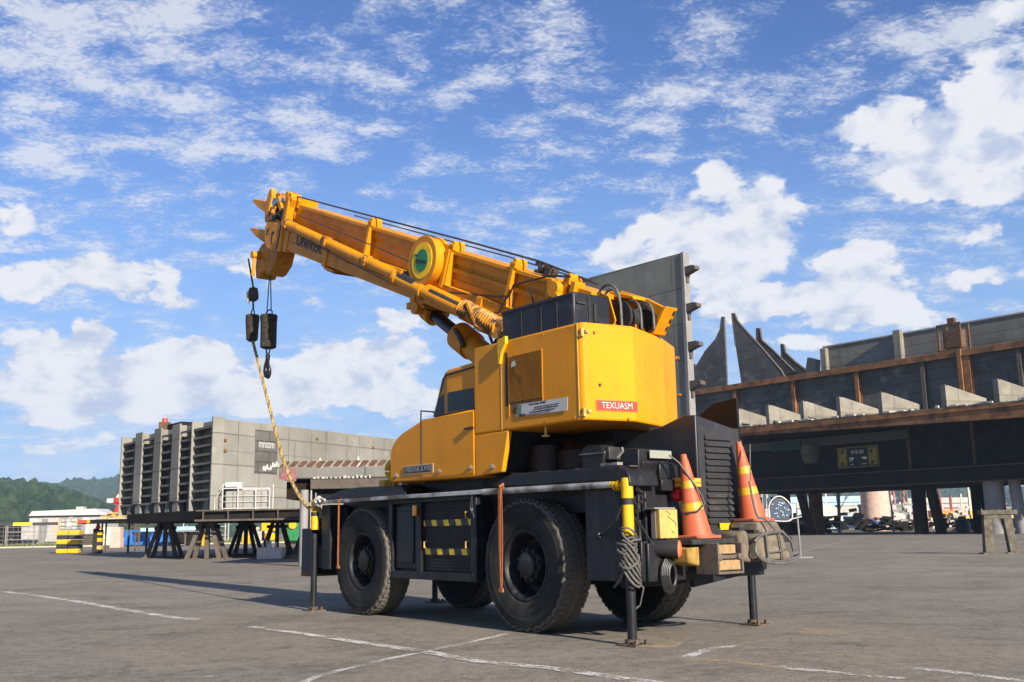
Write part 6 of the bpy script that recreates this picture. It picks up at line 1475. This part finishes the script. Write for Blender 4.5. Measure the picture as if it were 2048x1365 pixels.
ch = MB(); ch.box(-2.22, -1.92, -1.0, -.975, .66, .97); ch.box(-2.22, -1.92, -.635, -.615, .66, .97); ch.box(-2.22, -1.92, -.975, -.635, .662, .69); ch.box(-2.19, -1.92, -.95, -.66, .81, .85); ch.cyl((-2.22, -.66, .83), (-2.15, -.66, .83), .035, n=10); ch.cyl((-2.22, -.96, .83), (-2.15, -.96, .83), .035, n=10)
ctag(ch, 'steel_channel', surf('rusty_grey_channel', (.12, .098, .08), .7, .2, var=.3, vs=8, dirt=(.055, .036, .026), damt=.8, dscale=8), 'rusty steel channel holding the two pale timber blocks', 'bracket', None, .008)
ctag(MB().hexa([(-2.16, -1.22, .76), (-1.85, -1.24, .76), (-1.85, -1.03, .76), (-2.16, -1.03, .78), (-2.14, -1.18, 1.09), (-1.85, -1.18, 1.09), (-1.85, -1.04, 1.06), (-2.14, -1.05, 1.07)]), 'timber_block', WOODG, 'grey weathered block between the pale timbers and the roped bundle', 'timber', GW, .03)
ctag(MB().hexa([(-2.22, -1.80, .77), (-1.80, -1.86, .77), (-1.80, -1.22, .77), (-2.22, -1.22, .77), (-2.20, -1.68, 1.05), (-1.80, -1.72, 1.05), (-1.80, -1.28, 1.05), (-2.20, -1.28, 1.05)]), 'timber_block', surf('roped_grey_timber', (.175, .145, .10), .85, var=.4, vs=8, dirt=(.07, .052, .036), damt=.8, dscale=8, dlo=.42, dhi=.65, bmp=.5, bs=40), 'large weathered timber bundle wrapped in dark rope at the tail corner', 'timber', GW, .04)
ctag(MB().hexa([(-2.10, -1.82, 1.055), (-1.72, -1.86, 1.055), (-1.72, -1.38, 1.055), (-2.10, -1.40, 1.055), (-2.06, -1.78, 1.172), (-1.72, -1.80, 1.172), (-1.72, -1.42, 1.172), (-2.06, -1.44, 1.172)]), 'timber_block', WOODG, 'flat weathered timber under the right traffic cone', 'timber', GW, .02)
mb = MB()
mb.tube(resample([(-2.23, -1.20, .96), (-2.25, -1.16, .86), (-2.24, -1.30, .775), (-2.25, -1.50, .745), (-2.25, -1.72, .75), (-2.23, -1.86, .79), (-2.18, -1.95, .82)], 40), .017, 7); mb.tube(resample([(-2.24, -1.22, .82), (-2.25, -1.50, .765), (-2.24, -1.84, .80), (-2.14, -1.93, .81)], 30), .012, 6)
mb.tube(resample([(-2.22, -1.18, .97), (-2.23, -1.30, 1.04), (-2.22, -1.48, 1.06), (-2.20, -1.68, 1.065)], 24), .018, 6); mb.tube([(-2.23, -1.36, 1.05), (-2.25, -1.36, .77)], .013, 6); mb.tube([(-2.23, -1.58, 1.06), (-2.25, -1.60, .77)], .010, 6); mb.tube([(-2.23, -1.35, .85), (-2.25, -1.58, .87), (-2.21, -1.8, .90)], .007, 5)
mb.tube([(-2.20, -1.68, 1.06), (-2.22, -1.78, .97), (-2.22, -1.82, .86)], .015, 6); mb.tube(resample([(-2.02, -1.40, 1.60), (-2.06, -1.44, 1.25), (-2.12, -1.50, 1.20), (-2.22, -1.54, 1.08)], 20), .012, 6); mb.tube([(-1.98, -1.50, 2.0), (-2.02, -1.42, 1.6)], .007, 5)
ctag(mb, 'lashing_rope', CABLE, 'dark rope lashed round the weathered timber bundle', 'rope')
mb = MB(); random.seed(15)
for i in range(10): x_, y_ = random.uniform(-2.1, -1.78), random.uniform(-1.45, -1.0); mb.box(x_, x_ + .12, y_, y_ + random.uniform(.06, .2), 1.012, 1.03 + .012 * i, 0, Matrix.Rotation(random.uniform(-.04, .04), 4, 'X'))
ctag(mb, 'rubber_scraps', BLKM, 'flat black rubber scraps lying on the rear step between the cones', 'rubber', smooth=0)

# ------------------------------------------------------------------ cables at the rear left jack
mb = MB(); random.seed(17)
for i in range(12):
    z = 1.07 - .028 * i; rx = random.uniform(.075, .115); ph = random.uniform(-.4, .4)
    tl_ = random.uniform(.02, .075); dx_, dy_ = random.uniform(-.02, .02), random.uniform(-.02, .03); mb.tube(resample([(-1.66 + dx_ + (rx * .8) * math.cos(t * .5236 + ph), .05 + dy_ + rx * .9 * math.sin(t * .5236 + ph), z + random.uniform(-.008, .008) + tl_ * math.sin(t * .5236 + i * 1.7)) for t in range(13)], 40), .0115, 7)
for i in range(6):
    z = .98 - .03 * i; mb.tube([(-1.67 + .10 * math.cos(t * .5236), .06 + .09 * math.sin(t * .5236), z - .12 + .15 * math.sin(t * .5236 + i * .3)) for t in range(13)], .013, 7)
mb.tube([(-1.62, .1, .72), (-1.55, .1, .62), (-1.45, .08, .55)], .013, 6); mb.tube([(-1.70, .1, .70), (-1.78, .0, .55), (-1.70, -.02, .38), (-1.62, .06, .30)], .010, 6)
ctag(mb, 'cable_coil', surf('dusty_grey_cable', (.085, .08, .072), .7, var=.35, vs=12), 'dusty grey cable coiled round the rear left jack', 'cable')
mb = MB()
mb.tube([(-1.62, .09, 1.36), (-1.56, .12, 1.22), (-1.40, .10, 1.12), (-1.22, .04, 1.06)], .012, 6); mb.cyl((-1.20, .03, 1.055), (-1.24, .045, 1.065), .026, n=10)
mb.tube([(-1.70, -.03, 1.52), (-1.74, -.08, 1.42), (-1.73, .0, 1.36), (-1.70, -.04, 1.20), (-1.74, -.16, 1.0), (-1.78, -.30, .86)], .012, 6)
for i in range(7): a = random.uniform(-.05, .05); mb.tube([(-1.66, -.05, 1.55 + a), (-1.74, -.08 + a, 1.48), (-1.70, -.13 - a, 1.40), (-1.76, -.06, 1.33 + a)], .009, 5)
mb.tube([(-1.76, -.68, 1.40), (-1.78, -.70, 1.2), (-1.82, -.60, .98), (-1.90, -.50, .78), (-1.84, -.56, .70)], .012, 6)
mb.tube([(-1.72, -.30, .90), (-1.9, -.36, .98), (-1.80, -.3, 1.02)], .011, 6)
ctag(mb, 'loose_cable', CABLEB, 'loose black cables dangling between the rear left jack and the yellow box', 'cable')
mb = MB()
for i in range(5):
    mb.tube([(-1.80 - .012 * i, -.34 + (.10 - .012 * i) * math.cos(t * .5236), .66 + (.17 - .015 * i) * math.sin(t * .5236)) for t in range(13)], .019, 8)
ctag(mb, 'hose_coil', CABLEB, 'black hose coil hanging under the orange round lamp', 'hose')
mb = MB(); mb.tube([(-1.80, -.42, 1.86), (-1.86, -.50, 1.78), (-1.93, -.58, 1.62), (-2.0, -.66, 1.45), (-2.02, -.68, 1.36), (-1.98, -.60, 1.28), (-1.86, -.52, 1.26)], .010, 7)
ctag(mb, 'bent_hose', CABLEB, 'thin bent hose hanging across the left traffic cone', 'hose')
mb = MB(); mb.tube([(1.02, .03, 1.55), (1.0, .045, 1.40), (.96, .05, 1.28)], .007, 5); mb.tube([(1.03, .03, 1.55), (1.04, .045, 1.42), (1.0, .05, 1.34)], .006, 5)
ctag(mb, 'cord_end', surf('pale_cord', (.30, .28, .22), .8), 'thin pale cord ends hanging below the rail by the tool cabinet', 'cord')
# ------------------------------------------------------------------ haze
def haze():
    mt = bpy.data.materials.new('air_haze'); mt.use_nodes = True
    t = mt.node_tree
    for n in list(t.nodes): t.nodes.remove(n)
    v = t.nodes.new('ShaderNodeVolumePrincipled'); o = t.nodes.new('ShaderNodeOutputMaterial')
    v.inputs['Color'].default_value = (0.55, 0.76, 1.0, 1); v.inputs['Density'].default_value = 0.00018; v.inputs['Anisotropy'].default_value = 0.0
    t.links.new(v.outputs[0], o.inputs['Volume'])
    q = MB().box(-1900, 1900, -150, 2250, -1.6, 145).build('haze', mt, None, smooth=0)
    tag(q, 'thin bluish haze over the yard and the hills', 'haze', kind='stuff')
haze()
